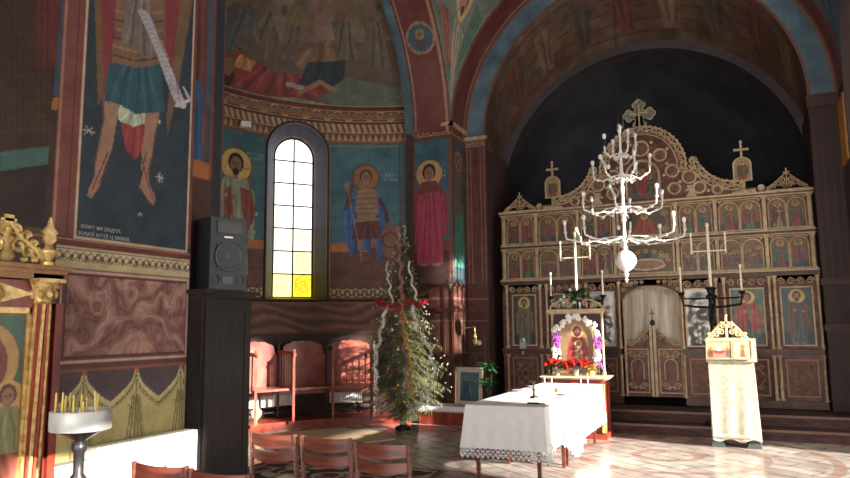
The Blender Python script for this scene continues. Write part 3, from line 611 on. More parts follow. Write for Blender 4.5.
def lower(c, W):
    c.rect(0, W, 0, 2.42, (80, 46, 38)); m = c.Y < 2.42; keep = c.a.copy(); c.smear(.1, 5, 1, 3); 
    for k in range(int(W / .09)): x = .05 + k * .09; c.line([(x, rng.uniform(.9, 1.7)), (x + rng.uniform(-.02, .02), .3)], .03, (126, 92, 54) if k % 2 else (60, 36, 30), .55)
    c.rect(0, W, 1.9, 2.38, (92, 48, 40), .7); c.rect(0, W, 2.12, 2.15, (130, 84, 66)); c.rect(0, W, 1.72, 1.74, (120, 76, 60)); c.a[~m] = keep[~m]
pier()
# pendentives on a sphere about the crossing
RS = math.hypot(NX - CX, PY - AC[1])
def pendentive(sx, name):
    c = Canvas(3, 3, .03, (92, 104, 92) if sx < 0 else (40, 56, 68)); c.smear(.4, 7)
    if sx < 0:
        c.folds([(.9, .5), (1.8, .4), (2.2, 1.6), (1.2, 1.9)], (140, 130, 104), (84, 86, 76), 6, 3); c.folds([(.3, 1.2), (1.1, 1.1), (.9, 2.0), (.4, 2.1)], (130, 72, 56), (84, 48, 42), 5, 6); c.ell(1.6, 2.2, .35, .35, (176, 140, 92)); face(c, 1.6, 2.15, .2); c.folds([(2.0, 1.3), (2.8, .9), (2.9, 1.9), (2.2, 2.1)], (64, 96, 78), (40, 64, 56), 5, 6)
        c.smear(.2, 5)
    def fn(u, v):
        u = u / 3; v = v / 3; z = ZC + .05 + v * 3.05; h = z - ZC; rr = np.sqrt(np.maximum(RS ** 2 - h ** 2, 0)); hx = abs(NX - CX); hy = PY - AC[1]
        a0 = np.arccos(np.clip(hx / rr, -1, 1)); a1 = np.arcsin(np.clip(hy / rr, -1, 1)); a = a0 + (a1 - a0) * u
        return CX + sx * rr * np.cos(a), AC[1] + rr * np.sin(a), z
    return c.mesh(name, fn, FRESCO, **ST)
pendentive(-1, 'wall_pendentive_left'); pendentive(1, 'wall_pendentive_right')
# east arch: red soffit, blue archivolt, brown inner soffit, inner arch, dark sanctuary
RE = 3.12
def earc(c, f0, f1, name, parent, **kw):
    def fn(u, v):
        q = PI * u / c.w; f = v / c.h; (r0, y0, z0), (r1, y1, z1) = f0, f1; r = r0 + (r1 - r0) * f
        return CX - r * np.cos(q), y0 + (y1 - y0) * f, z0 + (z1 - z0) * f + r * np.sin(q)
    return c.mesh(name, fn, FRESCO, parent, **kw)
c = red_canvas(9.8, .72); ea = earc(c, (RE, PY, ZC), (RE, SY, ZC), 'wall_east_arch', None, **ST)
c = Canvas(9.8, .41, .03, (80, 112, 128)); c.smear(.25, 7); c.rect(0, 9.8, 0, .05, (130, 76, 60)); c.rect(0, 9.8, .37, .41, (120, 70, 56)); c.rect(0, 9.8, .3, .32, (120, 130, 130))
earc(c, (RE, SY, ZC), (RE - .41, SY, ZC), 'blue_archivolt', ea)
c = Canvas(9.8, 1.5, .035, (92, 66, 52)); c.smear(.5, 7); c.smear(.15, 5)
for k in range(5): c.rect(0, 9.8, .12 + k * .28, .15 + k * .28, (66, 48, 42))
for k in range(11): c.folds([(k * .9, .3), (k * .9 + .5, .3), (k * .9 + .4, 1.2), (k * .9 + .1, 1.2)], ((110, 84, 58), (74, 60, 56), (96, 56, 46))[k % 3], (56, 44, 40), 4, k)
c.smear(.2, 6)
earc(c, (RE - .41, SY, ZC), (2.95, 13.6, 4.15), 'painted_soffit', ea)
m = MB(); n = 48
for k in range(n):
    q0, q1 = PI * k / n, PI * (k + 1) / n
    P = [(CX - r * math.cos(q), 13.6, 4.15 + r * math.sin(q)) for r in (3.05, 2.8) for q in (q0, q1)]; P = [(x, y - .01, z) for x, y, z in P]; m.add(P, [(0, 1, 3, 2)])
    P2 = [(CX - 2.8 * math.cos(q), y, 4.15 + 2.8 * math.sin(q)) for y in (13.6, 14.0) for q in (q0, q1)]; m.add(P2, [(0, 1, 3, 2)])
m.build('inner_rib', pm('dark_navy_rib', (72, 62, 66), .7, 0, .2, 3), ea)
m = MB()
for sx in (-1, 1):
    a, b = CX + sx * (RE - .41), CX + sx * 2.8
    m.add([(a, SY, 0), (CX + sx * 2.95, 13.6, 0), (CX + sx * 2.95, 13.6, 4.2), (a, SY, 5.25)], [(0, 1, 2, 3)])
    m.add([(CX + sx * 2.95, 13.6, 0), (b, 13.6, 0), (b, 14.0, 0), (CX + sx * 2.95, 13.6, 4.2), (b, 13.6, 4.2), (b, 14, 4.2)], [(0, 1, 4, 3), (1, 2, 5, 4)])
m.build('arch_jamb', pm('jamb_paint', (90, 70, 68), .7, 0, .25, 3), ea)
m = MB(); m.quadgrid(lambda a, b: (CX - 2.8 * math.cos(PI * a), 14.0 + 2.8 * math.sin(PI * a), 4.15 * b), 24, 1)
m.quadgrid(lambda a, b: (CX - 2.8 * math.cos(PI * a) * math.cos(b * PI / 2 * .999), 14.0 + 2.8 * math.sin(PI * a) * math.cos(b * PI / 2), 4.15 + 2.8 * math.sin(b * PI / 2)), 24, 12)
m.build('wall_sanctuary', pm('sanctuary_blue', (66, 66, 74), .8, 0, .2, 1.5, (50, 50, 58)), **ST)
# south-east pier, mirrored
m = MB(); m.box(1.52, 5.2, PY, SY + 1.3, 0, 9); m.box(1.11, 1.53, SY, 13.6, 0, 5.05); se = m.build('wall_right_pier', pm('dark_pier_paint', (58, 42, 42), .7, 0, .25, 3), **ST)
m = MB(); 
for x in (1.14, 1.24, 1.36, 1.46): m.box(x, x + .03, SY - .02, SY, 2.3, 5.0)
m.box(1.08, 1.56, SY - .04, SY, 5.0, 5.2); m.box(1.08, 1.56, SY - .04, SY, 2.2, 2.3); m.box(1.08, 1.56, SY - .05, SY, 1.5, 1.6); m.build('pilaster_moulding', pm('dark_red_moulding', (66, 42, 40), .6), se)
m = MB(); m.box(1.495, 1.52, 11.6, 12.2, 4.0, 5.0); m.build('gold_border', pm('gold_border_paint', (172, 120, 60), .6), se)
# ceiling and the unseen sides that keep the daylight out, with south openings shaped to throw the sun patches
MB().box(-9, 5.4, -4, 17.2, 8.7, 8.9).build('ceiling', NAVY, **ST)
m = MB(); m.box(-9, -4.7, 5.7, 12, 8.4, 8.7); m.build('ceiling_band', NAVY, **ST)
spandrel()
def wall_open(name, x0, x1, y0, y1, z1, holes):
    """south wall: solid with rectangular openings that shape the sunlight (y0,y1,z0,z1)"""
    m = MB(); ys = sorted({y0, y1} | {h[0] for h in holes} | {h[1] for h in holes})
    for a, b in zip(ys[:-1], ys[1:]):
        zz = [0]; 
        for h in sorted([h for h in holes if h[0] <= a and h[1] >= b], key=lambda h: h[2]): zz += [h[2], h[3]]
        zz.append(z1)
        for i in range(0, len(zz), 2):
            if zz[i + 1] > zz[i]: m.box(x0, x1, a, b, zz[i], zz[i + 1])
    return m.build(name, WHITEW, **ST)
SOUTH_SUN_HOLES = [(5.15, 6.1, 1.3, 3.3), (5.15, 6.1, 3.75, 5.35), (6.1, 7.15, .9, 3.3), (7.15, 7.9, .9, 5.05), (7.9, 8.5, .9, 3.9), (8.5, 9.15, .9, 3.9), (8.5, 9.15, 4.2, 5.9)]  # unseen openings, shaped so sunlight reaches only chosen areas
m = MB(); m.box(-9.2, -9, -4, 17.3, 0, 8.7); m.box(-9, 5.4, 17.1, 17.3, 0, 8.7); m.box(5.15, 5.4, 11.6, 17.1, 0, 8.7); m.build('outer_light_shell', PLASTER, **ST)  # added outer shell, unseen, stops outside light leaking through gaps
MB().box(-6, 2, -4.2, -4, 4.3, 8.7).build('back_light_block', PLASTER, **ST)  # unseen upper wall, added to keep daylight off the vaults
wall_open('wall_right', 4.9, 5.15, 5.0, 11.7, 8.7, SOUTH_SUN_HOLES)
NAVE_SUN_HOLES = [(1.2, 3.3, 2.27, 2.74)]  # unseen slot, sized to sun the radiator and spare the chairs
wall_open('wall_right_nave', 1.75, 2.0, -4, 5.1, 8.7, NAVE_SUN_HOLES)
MB().box(1.75, 5.15, 4.9, 5.1, 0, 8.7).build('wall_right_return', WHITEW, **ST)
# ------------------------------------------------------------------ raised step in front of the screen
SOL = pm('dark_carpet_step', (74, 46, 44), .8, 0, .35, 5, (44, 30, 30), (1, 5, 5))
m = MB(); m.box(-4.2, 1.51, 11.05, 12.6, 0, .15); m.box(-4.2, 1.51, 11.5, 12.6, .15, .30); m.box(-4.0, 1.51, 12.3, 13.8, .0, .3)
sol = m.build('trim_1', SOL, **ST)
m = MB(); m.box(-4.2, 1.51, 11.03, 11.06, .12, .155); m.box(-4.2, 1.51, 11.48, 11.51, .27, .305); m.build('step_nosing', pm('step_edge', (110, 76, 64), .5), sol)
# apse platform of red-brown boards
m = MB(); n = 40
pts = [apt(math.radians(-5 + 84 * k / n) * AR, 0, 3.2)[:2] for k in range(n + 1)] + [apt(math.radians(79 - 84 * k / n) * AR, 0, 2.45)[:2] for k in range(n + 1)]
m.prism([(float(a), float(b)) for a, b in pts], 0, .12, 'xy'); m.build('trim_2', REDW, **ST)
# ------------------------------------------------------------------ the icon screen
IY = 12.5; IC = -1.5
ico = thing('iconostasis', 'tall dark wooden altar screen with gilt carving and rows of painted saints', 'altar screen', (IC, IY, .3))
IW = pm('screen_wood', (112, 62, 50), .5, 0, .3, 7, (62, 32, 28)); PG = PALEGOLD
E_ = [-4.05, -3.43, -2.66, -2.02, -.98, -.36, .38, 1.03]
b = MB()
b.box(-4.12, -3.25, IY, IY + .12, .3, 2.4); b.box(-2.62, -1.98, IY, IY + .12, .3, 2.4); b.box(-.98, -.28, IY, IY + .12, .3, 2.4); b.box(.36, 1.08, IY, IY + .12, .3, 2.4)
b.box(-3.25, -2.62, IY + .06, IY + .12, .3, 2.4); b.box(-.28, .36, IY + .06, IY + .12, .3, 2.4)
b.box(-4.12, 1.08, IY, IY + .12, 2.3, 3.74); b.box(-1.98, -.98, IY + .09, IY + .12, 2.1, 2.4)
b.build('panelled_body', IW, ico)
b = MB()
for z0, z1, d in ((.3, .42, .07), (1.12, 1.17, .05), (1.17, 1.22, .1), (2.38, 2.42, .06)): 
    for x0, x1 in ((-4.12, -1.98), (-.97, 1.08)): b.box(x0, x1, IY - d, IY + .01, z0, z1)
b.box(-4.14, 1.1, IY - .05, IY + .01, 2.41, 2.45); b.box(-4.12, 1.08, IY - .04, IY, 3.06, 3.1); b.build('ledge', DWOOD, ico)
b = MB()
for z, d, h in ((2.45, .09, .03), (2.40, .04, .02), (3.10, .06, .025), (3.045, .05, .015), (3.68, .06, .02), (3.72, .1, .035)): b.box(-4.13, 1.1, IY - d, IY + .01, z, z + h)
b.build('gilt_cornice', PG, ico)
def acol(x, z0, z1, r, name='column'):
    m = MB(); h = z1 - z0
    m.lathe([(r * 1.7, 0), (r * 1.7, h * .03), (r * 1.1, h * .05), (r, h * .08), (r * .92, h * .9), (r * 1.3, h * .92), (r * 1.1, h * .94), (r * 1.9, h * .99), (r * 1.9, h)], (x, IY - .045, z0), 10)
    for k in range(5): z = z0 + h * (.15 + .16 * k); m.ring((x, IY - .045, z), r * 1.05, .006, 'z', 10, 4)
    m.build(name, PG, ico)
for x in E_:
    for z0, z1 in ((2.48, 3.04), (3.12, 3.68)):
        m = MB(); m.box(x - .027, x + .027, IY - .05, IY, z0, z1); m.box(x - .015, x + .015, IY - .065, IY - .05, z0 + .02, z1 - .02); m.box(x - .045, x + .045, IY - .065, IY, z1 - .03, z1); m.box(x - .045, x + .045, IY - .065, IY, z0, z0 + .03); m.build('pilaster', PG, ico)
for x in (-4.02, -3.39, -3.27, -2.56, -1.99, -.97, -.42, -.30, .37, .45, 1.06):
    acol(x, 1.22, 2.38, .024); acol(x, .42, 1.12, .024)
PAL = [((60, 92, 70), (104, 48, 40)), ((126, 60, 48), (66, 84, 74)), ((150, 54, 46), (92, 74, 56)), ((104, 72, 52), (140, 56, 50)), ((52, 74, 92), (124, 70, 52)), ((58, 116, 76), (120, 56, 46)), ((140, 120, 86), (98, 50, 44))]
GA = (168, 128, 78)
def arches(x0, x1, z0, z1, parent, n=2):
    m = MB(); w = (x1 - x0) / n; r = w / 2 - .012
    for k in range(n):
        cx = x0 + w * (k + .5); zc = z1 - r - .02
        m.tube([(cx - r, IY - .02, z0 + .01), (cx - r, IY - .02, zc)] + [(cx - r * math.cos(PI * t / 10), IY - .02, zc + r * math.sin(PI * t / 10) * .9) for t in range(11)] + [(cx + r, IY - .02, z0 + .01)], .011, 5)
    for sx in (x0, x1): m.ball((sx + (.03 if sx == x0 else -.03), IY - .02, z1 - .025), .025, n=6)
    m.box(x0, x1, IY - .03, IY - .005, z0, z0 + .018); m.box(x0, x1, IY - .03, IY - .005, z1 - .012, z1)
    m.build('arched_frame', PG, parent)
def iconpanel(x0, x1, z0, z1, painter, seed=0, frame=None, y=None, name='icon_panel', res=.011, par=None):
    w, h = x1 - x0, z1 - z0; c = Canvas(w, h, res, (96, 72, 50)); painter(c, w, h, seed); c.smear(.08, 4); yy = IY - .012 if y is None else y
    o = c.mesh(name, lambda u, v: (x0 + u, np.full_like(u, yy), z0 + v), ICONP, par or ico)
    if frame: 
        m = MB(); m.frame(x0 - frame * .2, x1 + frame * .2, z0 - frame * .2, z1 + frame * .2, yy - .02, yy + .012, frame); m.build('icon_frame', PG, o)
    return o
def two_saints(c, w, h, s):
    c.rect(0, w, 0, h, (112, 82, 54)); c.rect(0, w, 0, h * .25, (70, 62, 46))
    for k in range(2):
        a, b = PAL[(s * 2 + k * 3) % 7]; saint(c, w * (.26 + .48 * k), h * .02, h * .86, a, b, (184, 142, 78), s * 5 + k, k == 0, .22)
def crowd(c, w, h, s):
    c.rect(0, w, 0, h, (118, 88, 56)); c.poly([(0, 0), (0, h * .5), (w * .3, h * .75), (w * .5, h * .4), (w * .8, h * .7), (w, h * .5), (w, 0)], (96, 78, 54)); c.rect(w * .48, w * .52, 0, h, (150, 116, 74))
    r = random.Random(s)
    for k in range(8):
        x = w * (.1 + .11 * k + (.02 if k > 3 else 0)); a, b = PAL[r.randrange(7)]; saint(c, x, h * r.uniform(.02, .16), h * r.uniform(.45, .62), a, b, (176, 138, 80), s + k, k % 2 == 0, .16)
k = 0
for i in range(7):
    if i == 3: continue
    x0, x1 = E_[i] + .055, E_[i + 1] - .055
    for (z0, z1), f in (((3.15, 3.655), two_saints), ((2.5, 3.02), crowd if i in (1, 5, 4) else two_saints)):
        o = iconpanel(x0, x1, z0, z1, f, k); arches(x0 - .01, x1 + .01, z0 - .01, z1 + .01, o); k += 1
def enthroned(c, w, h, s):
    c.rect(0, w, 0, h, (104, 78, 52)); c.ell(w / 2, h / 2, w * .42, h * .46, (138, 106, 66)); c.ell(w / 2, h / 2, w * .38, h * .42, (88, 70, 58)); c.folds([(w * .3, h * .1), (w * .7, h * .1), (w * .62, h * .62), (w * .38, h * .62)], (150, 60, 48), (96, 40, 36), 5, 1)
    c.ell(w / 2, h * .7, h * .12, h * .12, (190, 150, 84)); face(c, w / 2, h * .7, h * .065)
    for sx in (.14, .86): c.ell(w * sx, h * .78, w * .08, h * .1, (150, 112, 70)); c.ell(w * sx, h * .2, w * .08, h * .1, (150, 112, 70))
def feast(c, w, h, s):
    c.rect(0, w, 0, h, (120, 92, 60)); c.rect(w * .05, w * .95, 0, h, (98, 72, 52)); c.ell(w / 2, h * .3, w * .36, h * .2, (190, 176, 150)); c.ell(w / 2, h * .3, w * .3, h * .14, (150, 110, 80))
    for k in range(9):
        q = PI * k / 8; x = w / 2 - w * .38 * math.cos(q); y = h * .38 + h * .3 * math.sin(q); a, b = PAL[k % 7]; c.ell(x, y - h * .06, w * .06, h * .12, a); c.ell(x, y + h * .07, h * .075, h * .075, (184, 146, 84)); face(c, x, y + h * .07, h * .04)
x0, x1 = E_[3] + .055, E_[4] - .055
iconpanel(x0, x1, 3.15, 3.655, enthroned, 1, .03); iconpanel(x0, x1, 2.5, 3.02, feast, 1, .03)
def big(robe, cloak, bg, beard=True, wings=False):
    def f(c, w, h, s):
        c.rect(0, w, 0, h, bg); c.rect(0, w, 0, h * .22, tuple(int(v * .7) for v in bg)); c.smear(.15, 5)
        if wings:
            for sx in (-1, 1): c.folds([(w / 2 + sx * w * .1, h * .65), (w / 2 + sx * w * .4, h * .72), (w / 2 + sx * w * .44, h * .4), (w / 2 + sx * w * .3, h * .15)], (132, 96, 60), (84, 60, 44), 4, 3)
        saint(c, w * .5, h * .04, h * .9, robe, cloak, (206, 168, 92), s, beard, .19)
    return f
iconpanel(-3.93, -3.48, 1.27, 2.2, big((84, 96, 80), (110, 92, 66), (58, 66, 60)), 3, .022)
iconpanel(-3.17, -2.66, 1.27, 2.2, big((128, 60, 50), (84, 84, 70), (78, 70, 56)), 4, .022, IY + .045)
iconpanel(-.22, .29, 1.27, 2.2, big((74, 110, 84), (160, 62, 52), (84, 112, 100), False, True), 5, .022, IY + .045)
iconpanel(.52, .98, 1.27, 2.2, big((66, 88, 104), (96, 70, 58), (64, 80, 86)), 6, .022)
# silver-clad icons either side of the doors: beaten relief
def silver(x0, x1):
    m = MB(); r = random.Random(int(x0 * 100)); w = x1 - x0
    NU, NV = 34, 70
    bl = [(x0 + w / 2, 2.02, .09, .05)] + [(x0 + w * r.uniform(.2, .8), r.uniform(1.3, 1.95), r.uniform(.02, .07), r.uniform(.01, .03)) for _ in range(60)]
    def fn(a, b):
        x = x0 + w * a; z = 1.27 + .93 * b; d = sum(hh * math.exp(-((x - bx) ** 2 + (z - bz) ** 2) / (rr * rr)) for bx, bz, rr, hh in bl); return (x, IY - .02 - d, z)
    m.quadgrid(fn, NU, NV); o = m.build('silver_icon', SILVER, ico); f = MB(); f.frame(x0 - .02, x1 + .02, 1.25, 2.22, IY - .04, IY, .022); f.build('icon_frame', PG, o)
silver(-2.48, -2.08); silver(-.90, -.50)
# carved scroll valances over the large icons and pierced lower panels
def scroll(m, cx, cz, r, y, sx=1, t=.008, turns=1.4):
    pts = [(cx + sx * r * (1 - .8 * q) * math.cos(turns * 2 * PI * q), y, cz + r * (1 - .8 * q) * math.sin(turns * 2 * PI * q)) for q in [k / 12 for k in range(13)]]; m.tube(pts, t, 4)
BAYS = [(-3.99, -3.42), (-3.24, -2.59), (-2.53, -2.02), (-.94, -.45), (-.27, .34), (.48, 1.03)]
for x0, x1 in BAYS:
    m = MB(); n = max(3, int((x1 - x0) / .13)); st = (x1 - x0) / n
    for k in range(n): scroll(m, x0 + st * (k + .5), 2.29, st * .42, IY - .03, 1 if k % 2 else -1, .011); m.ball((x0 + st * (k + .5), IY - .03, 2.345), .016, n=5)
    m.build('scroll_valance', PG, ico)
    m = MB(); a, b_ = x0 + .05, x1 - .05; z0, z1 = .48, 1.06; cx, cz = (a + b_) / 2, (z0 + z1) / 2; m.frame(a, b_, z0, z1, IY - .035, IY, .02)
    w, h = (b_ - a) / 2 * .8, (z1 - z0) / 2 * .8
    for q in range(4):
        sx, sz = (1, -1)[q % 2], (1, -1)[q // 2]; m.tube([(cx + sx * w * .9, IY - .02, cz + sz * h * .15), (cx + sx * w * .5, IY - .02, cz + sz * h * .6), (cx, IY - .02, cz + sz * h * .95)], .011, 4); m.tube([(cx - sx * w * .4, IY - .02, cz + sz * h * .1), (cx + sx * w * .7, IY - .02, cz + sz * h * .8)], .009, 4); scroll(m, cx + sx * w * .65, cz + sz * h * .7, w * .25, IY - .02, sx, .008)
    m.ring((cx, IY - .02, cz), w * .35, .01, 'y', 12, 4); m.build('carved_panel', pm('carving_%d' % int(x0 * 100), (150, 122, 92), .5, .2, .25, 30), ico)
# royal doors, curtain, arch
cur = MB(); cur.quadgrid(lambda a, b: (-1.93 + .92 * a, IY + .075 + .013 * math.sin(a * 24 + .6 * math.sin(b * 5)), 1.0 + 1.3 * b), 90, 10)
cur.build('curtain', pm('pale_silk_curtain', (196, 186, 168), .5, .0, .1, 4, (172, 162, 144), (6, 1, .6)), ico)
m = MB(); m.box(-1.465, -1.45, IY + .03, IY + .04, 1.66, 1.9); m.box(-1.5, -1.415, IY + .03, IY + .04, 1.81, 1.825); m.ball((-1.457, IY + .03, 1.66), .045, n=8); m.build('curtain_cross', DWOOD, ico)
m = MB()
for k in range(2):
    s = (-1, 1)[k]; m = MB(); n = 16
    e = -1.46; L_ = .47
    top = [(e + s * L_ * t / n, 1.6 - .28 * (math.sin(PI / 2 * t / n)) ** .7 + (.05 * math.sin(PI * 2 * t / n))) for t in range(n + 1)]
    poly = [(e + s * .005, .42)] + [(e + s * .005, 1.62)] + top + [(e + s * L_, .42)]
    if s > 0: poly = poly[::-1]
    m.prism(poly, IY - .01, IY + .03, 'xz'); d = m.build('royal_door', IW, ico)
    m = MB(); m.tube([(x, IY - .015, z) for x, z in top], .016, 6); m.box(e + s * .03 - .022, e + s * .03 + .022, IY - .04, IY, .42, 1.6)
    a0, a1 = sorted((e + s * .08, e + s * (L_ - .01))); m.frame(a0, a1, .48, 1.22, IY - .03, IY, .018)
    cx = (a0 + a1) / 2
    for z in (.6, 1.12): 
        for t in (-1, 1): scroll(m, cx + t * .09, z, .065, IY - .025, t, .012); scroll(m, cx + t * .04, z - .03, .035, IY - .025, -t, .01)
    m.tube([(cx - .1, IY - .025, .7), (cx - .1, IY - .025, .95)] + [(cx - .1 * math.cos(PI * t / 8), IY - .025, .95 + .1 * math.sin(PI * t / 8)) for t in range(9)] + [(cx + .1, IY - .025, .7)], .012, 5)
    for t in range(3): scroll(m, e + s * (.12 + .12 * t), 1.3 + (.11 - .05 * t), .05, IY - .02, s, .013)
    m.build('door_carving', PG, d)
m = MB(); arc = [(-1.46 - .46 * math.cos(PI * t / 20), IY - .02, 2.02 + .25 * math.sin(PI * t / 20)) for t in range(21)]
m.tube([(-1.92, IY - .02, .42), arc[0]], .022, 6); m.tube([(-1.0, IY - .02, .42), arc[-1]], .022, 6); m.tube(arc, .022, 6)
for s in (-1, 1):
    for a_, z_, r_ in ((.42, 2.32, .05), (.33, 2.33, .05), (.24, 2.345, .04), (.44, 2.22, .035), (.14, 2.35, .03)): scroll(m, -1.46 + s * a_, z_, r_, IY - .03, s, .014)
m.build('door_arch', PG, ico)
m = MB(); N2 = 20; poly = [(-1.98, 2.4)] + [(-1.98, 2.02)] + [(a, z) for a, _, z in arc] + [(-.94, 2.02), (-.94, 2.4)]; m.prism(poly, IY - .0, IY + .05, 'xz'); m.build('door_spandrel', IW, ico)
# crown
half = [(2.02, 3.75), (2.0, 3.84), (1.5, 3.86), (1.22, 3.97), (.98, 4.16), (.84, 4.38)]
RC, RZ, ZC2 = .62, .66, 4.34
arc = [(RC * math.cos(math.radians(a)), ZC2 + RZ * math.sin(math.radians(a))) for a in range(0, 91, 9)]
right = half + [(.74, 4.34), (.68, 4.3)] + arc
poly = [(IC + a, z) for a, z in right] + [(IC - a, z) for a, z in right[::-1][1:]]
m = MB(); m.prism(poly, IY, IY + .07, 'xz'); m.build('crown_board', IW, ico)
def fret(m, path, w, y, step=.075):
    """pierced scroll band along a path (list of x,z) of width w"""
    P = [Vector((a, 0, b)) for a, b in path]; seg = []; L0 = 0
    for i in range(len(P) - 1): seg.append((L0, P[i], P[i + 1])); L0 += (P[i + 1] - P[i]).length
    def pt(s):
        for l, a, b in seg:
            d = (b - a).length
            if s <= l + d + 1e-6: t = (s - l) / d; p = a + (b - a) * t; u = (b - a).normalized(); return p, Vector((-u.z, 0, u.x))
        return P[-1], Vector((-u.z, 0, u.x))
    n = max(3, int(L0 / step)); 
    for sgn, t in ((-1, .014), (1, .018)): m.tube([tuple(pt(L0 * k / (2 * n))[0] + pt(L0 * k / (2 * n))[1] * (sgn * w / 2) + Vector((0, y, 0))) for k in range(2 * n + 1)], t, 5)
    for k in range(n):
        p, q = pt(L0 * (k + .5) / n); m.ring(tuple(p + q * (w * .12 * (1 if k % 2 else -1)) + Vector((0, y, 0))), w * .26, .012, 'y', 8, 4)
        a, qa = pt(L0 * k / n); bb, qb = pt(L0 * (k + 1) / n); sg = 1 if k % 2 else -1; m.cyl(tuple(a - qa * (sg * w * .45) + Vector((0, y, 0))), tuple(bb + qb * (sg * w * .45) + Vector((0, y, 0))), .010, n=4)
        e_ = p + q * (w * .62); m.ball((e_.x, y, e_.z), .018, n=5)
m = MB(); fret(m, [(IC + .66 * math.cos(math.radians(a)), ZC2 + .70 * math.sin(math.radians(a))) for a in range(-8, 189, 7)], -.14, IY + .01, .08)
for s in (-1, 1): scroll(m, IC + s * .66, 4.26, .055, IY + .0, s, .016)
m.build('crown_arch_carving', PG, ico)
for s in (-1, 1):
    m = MB(); path = [(.83, 4.36), (.9, 4.24), (1.03, 4.08), (1.22, 3.96), (1.42, 3.91), (1.62, 3.9)]; path = [(IC + s * a, z) for a, z in path]; fret(m, path, .14 * s, IY - .01, .08); scroll(m, IC + s * .84, 4.40, .07, IY - .01, s, .022); m.build('crown_side_carving', PG, ico)
mats_med = pm('medallion_relief', (118, 84, 66), .5, .15, .3, 40)
for x, z, r_ in ((0, 4.71, .145), (.31, 4.56, .12), (.50, 4.26, .12), (.77, 4.13, .125), (.52, 3.95, .11), (.92, 3.93, .11), (1.2, 3.87, .085)):
    if r_ == 0: continue
    for s in ((1,) if x == 0 else (-1, 1)):
        m = MB(); cx = IC + s * x; m.lathe([(.001, -.0), (r_ * .3, -.02), (r_ * .5, -.005), (r_ * .8, -.012), (r_ * .8, .02)], (cx, IY - .01, z), 18, 0, 'y', cap=False); m.ball((cx, IY - .01, z + r_ * .25), r_ * .3, (1, .4, 1.1), n=6); m.ball((cx, IY - .005, z - r_ * .25), r_ * .5, (1, .3, .8), n=6)
        o = m.build('medallion', mats_med, ico); m = MB(); m.ring((cx, IY - .015, z), r_ * .88, .02, 'y', 20, 6); m.build('medallion_rim', PG, o)
def crown_icon(c, w, h, s):
    c.rect(0, w, 0, h, (110, 76, 54)); saint(c, w * .3, 0, h * .8, (64, 84, 96), (96, 52, 44), (170, 130, 80), 1, True, .2); saint(c, w * .72, 0, h * .8, (70, 92, 76), (80, 60, 50), (170, 130, 80), 2, True, .2); saint(c, w * .5, h * .12, h * .82, (154, 52, 44), (140, 48, 44), (190, 150, 84), 3, True, .2)
iconpanel(IC - .26, IC + .26, 3.82, 4.36, crown_icon, 2)
m = MB(); m.tube([(IC - .28, IY - .02, 3.8), (IC - .28, IY - .02, 4.22)] + [(IC - .28 * math.cos(PI * t / 12), IY - .02, 4.22 + .27 * math.sin(PI * t / 12)) for t in range(13)] + [(IC + .28, IY - .02, 3.8)], .024, 6); m.build('crown_icon_arch', PG, ico)
for s in (-1, 1):
    for x, z in ((.18, 4.80), (.44, 4.66), (.17, 4.56), (.42, 4.40), (.62, 4.06), (.36, 4.2), (.72, 3.9), (1.06, 3.86)): mm = MB(); mm.ball((IC + s * x, IY - .01, z), .03, (1, .5, 1), 6); mm.build('rosette', PG, ico)
    mm = MB(); mm.lathe([(.001, -.03), (.05, -.03), (.06, 0)], (IC + s * 1.86, IY - .01, 3.83), 12, 0, 'y'); mm.build('rosette', PG, ico); m = MB()
    m.prism([(IC + s * (.72 + a), z) for a, z in ((0, 3.98), (.14, 3.98), (.1, 3.88), (.16, 3.78), (-.02, 3.78), (.04, 3.88))], IY - .02, IY, 'xz')
    m.build('crown_ornament', PG, ico); m = MB(); m.prism([(IC + s * a, z) for a, z in ((1.42, 3.8), (1.78, 3.83), (1.78, 3.76), (1.42, 3.76))], IY - .02, IY, 'xz'); m.build('crown_ornament', PG, ico)
def crosspoly(cx, cz, r, t):
    pts = []
    for k in range(4):
        a = PI / 2 * k
        def R(u, v): return (cx + u * math.cos(a) - v * math.sin(a), cz + u * math.sin(a) + v * math.cos(a))
        pts += [R(t, -t), R(r * .55, -t)]
        for (uc, vc, a0, a1) in ((r * .66, -r * .22, -150, 10), (r * .84, 0, -70, 70), (r * .66, r * .22, -10, 150)):
            for q in range(6): g = math.radians(a0 + (a1 - a0) * q / 5); pts.append(R(uc + r * .19 * math.cos(g), vc + r * .19 * math.sin(g)))
        pts += [R(r * .55, t)]
    return pts
VERD = pm('grey_green_cross', (128, 134, 116), .6, .2, .3, 20, (84, 92, 80))
m = MB(); m.prism(crosspoly(IC, 5.33, .27, .07), IY, IY + .04, 'xz'); m.box(IC - .07, IC + .07, IY, IY + .04, 4.95, 5.3); cr = m.build('crowning_cross', VERD, ico)
m = MB(); cp = crosspoly(IC, 5.33, .27, .07); m.tube([(a, IY, z) for a, z in cp], .011, 4, closed=True); m.box(IC - .012, IC + .012, IY - .02, IY, 5.05, 5.5); m.box(IC - .16, IC + .16, IY - .02, IY, 5.34, 5.365); m.build('cross_edging', PG, cr)
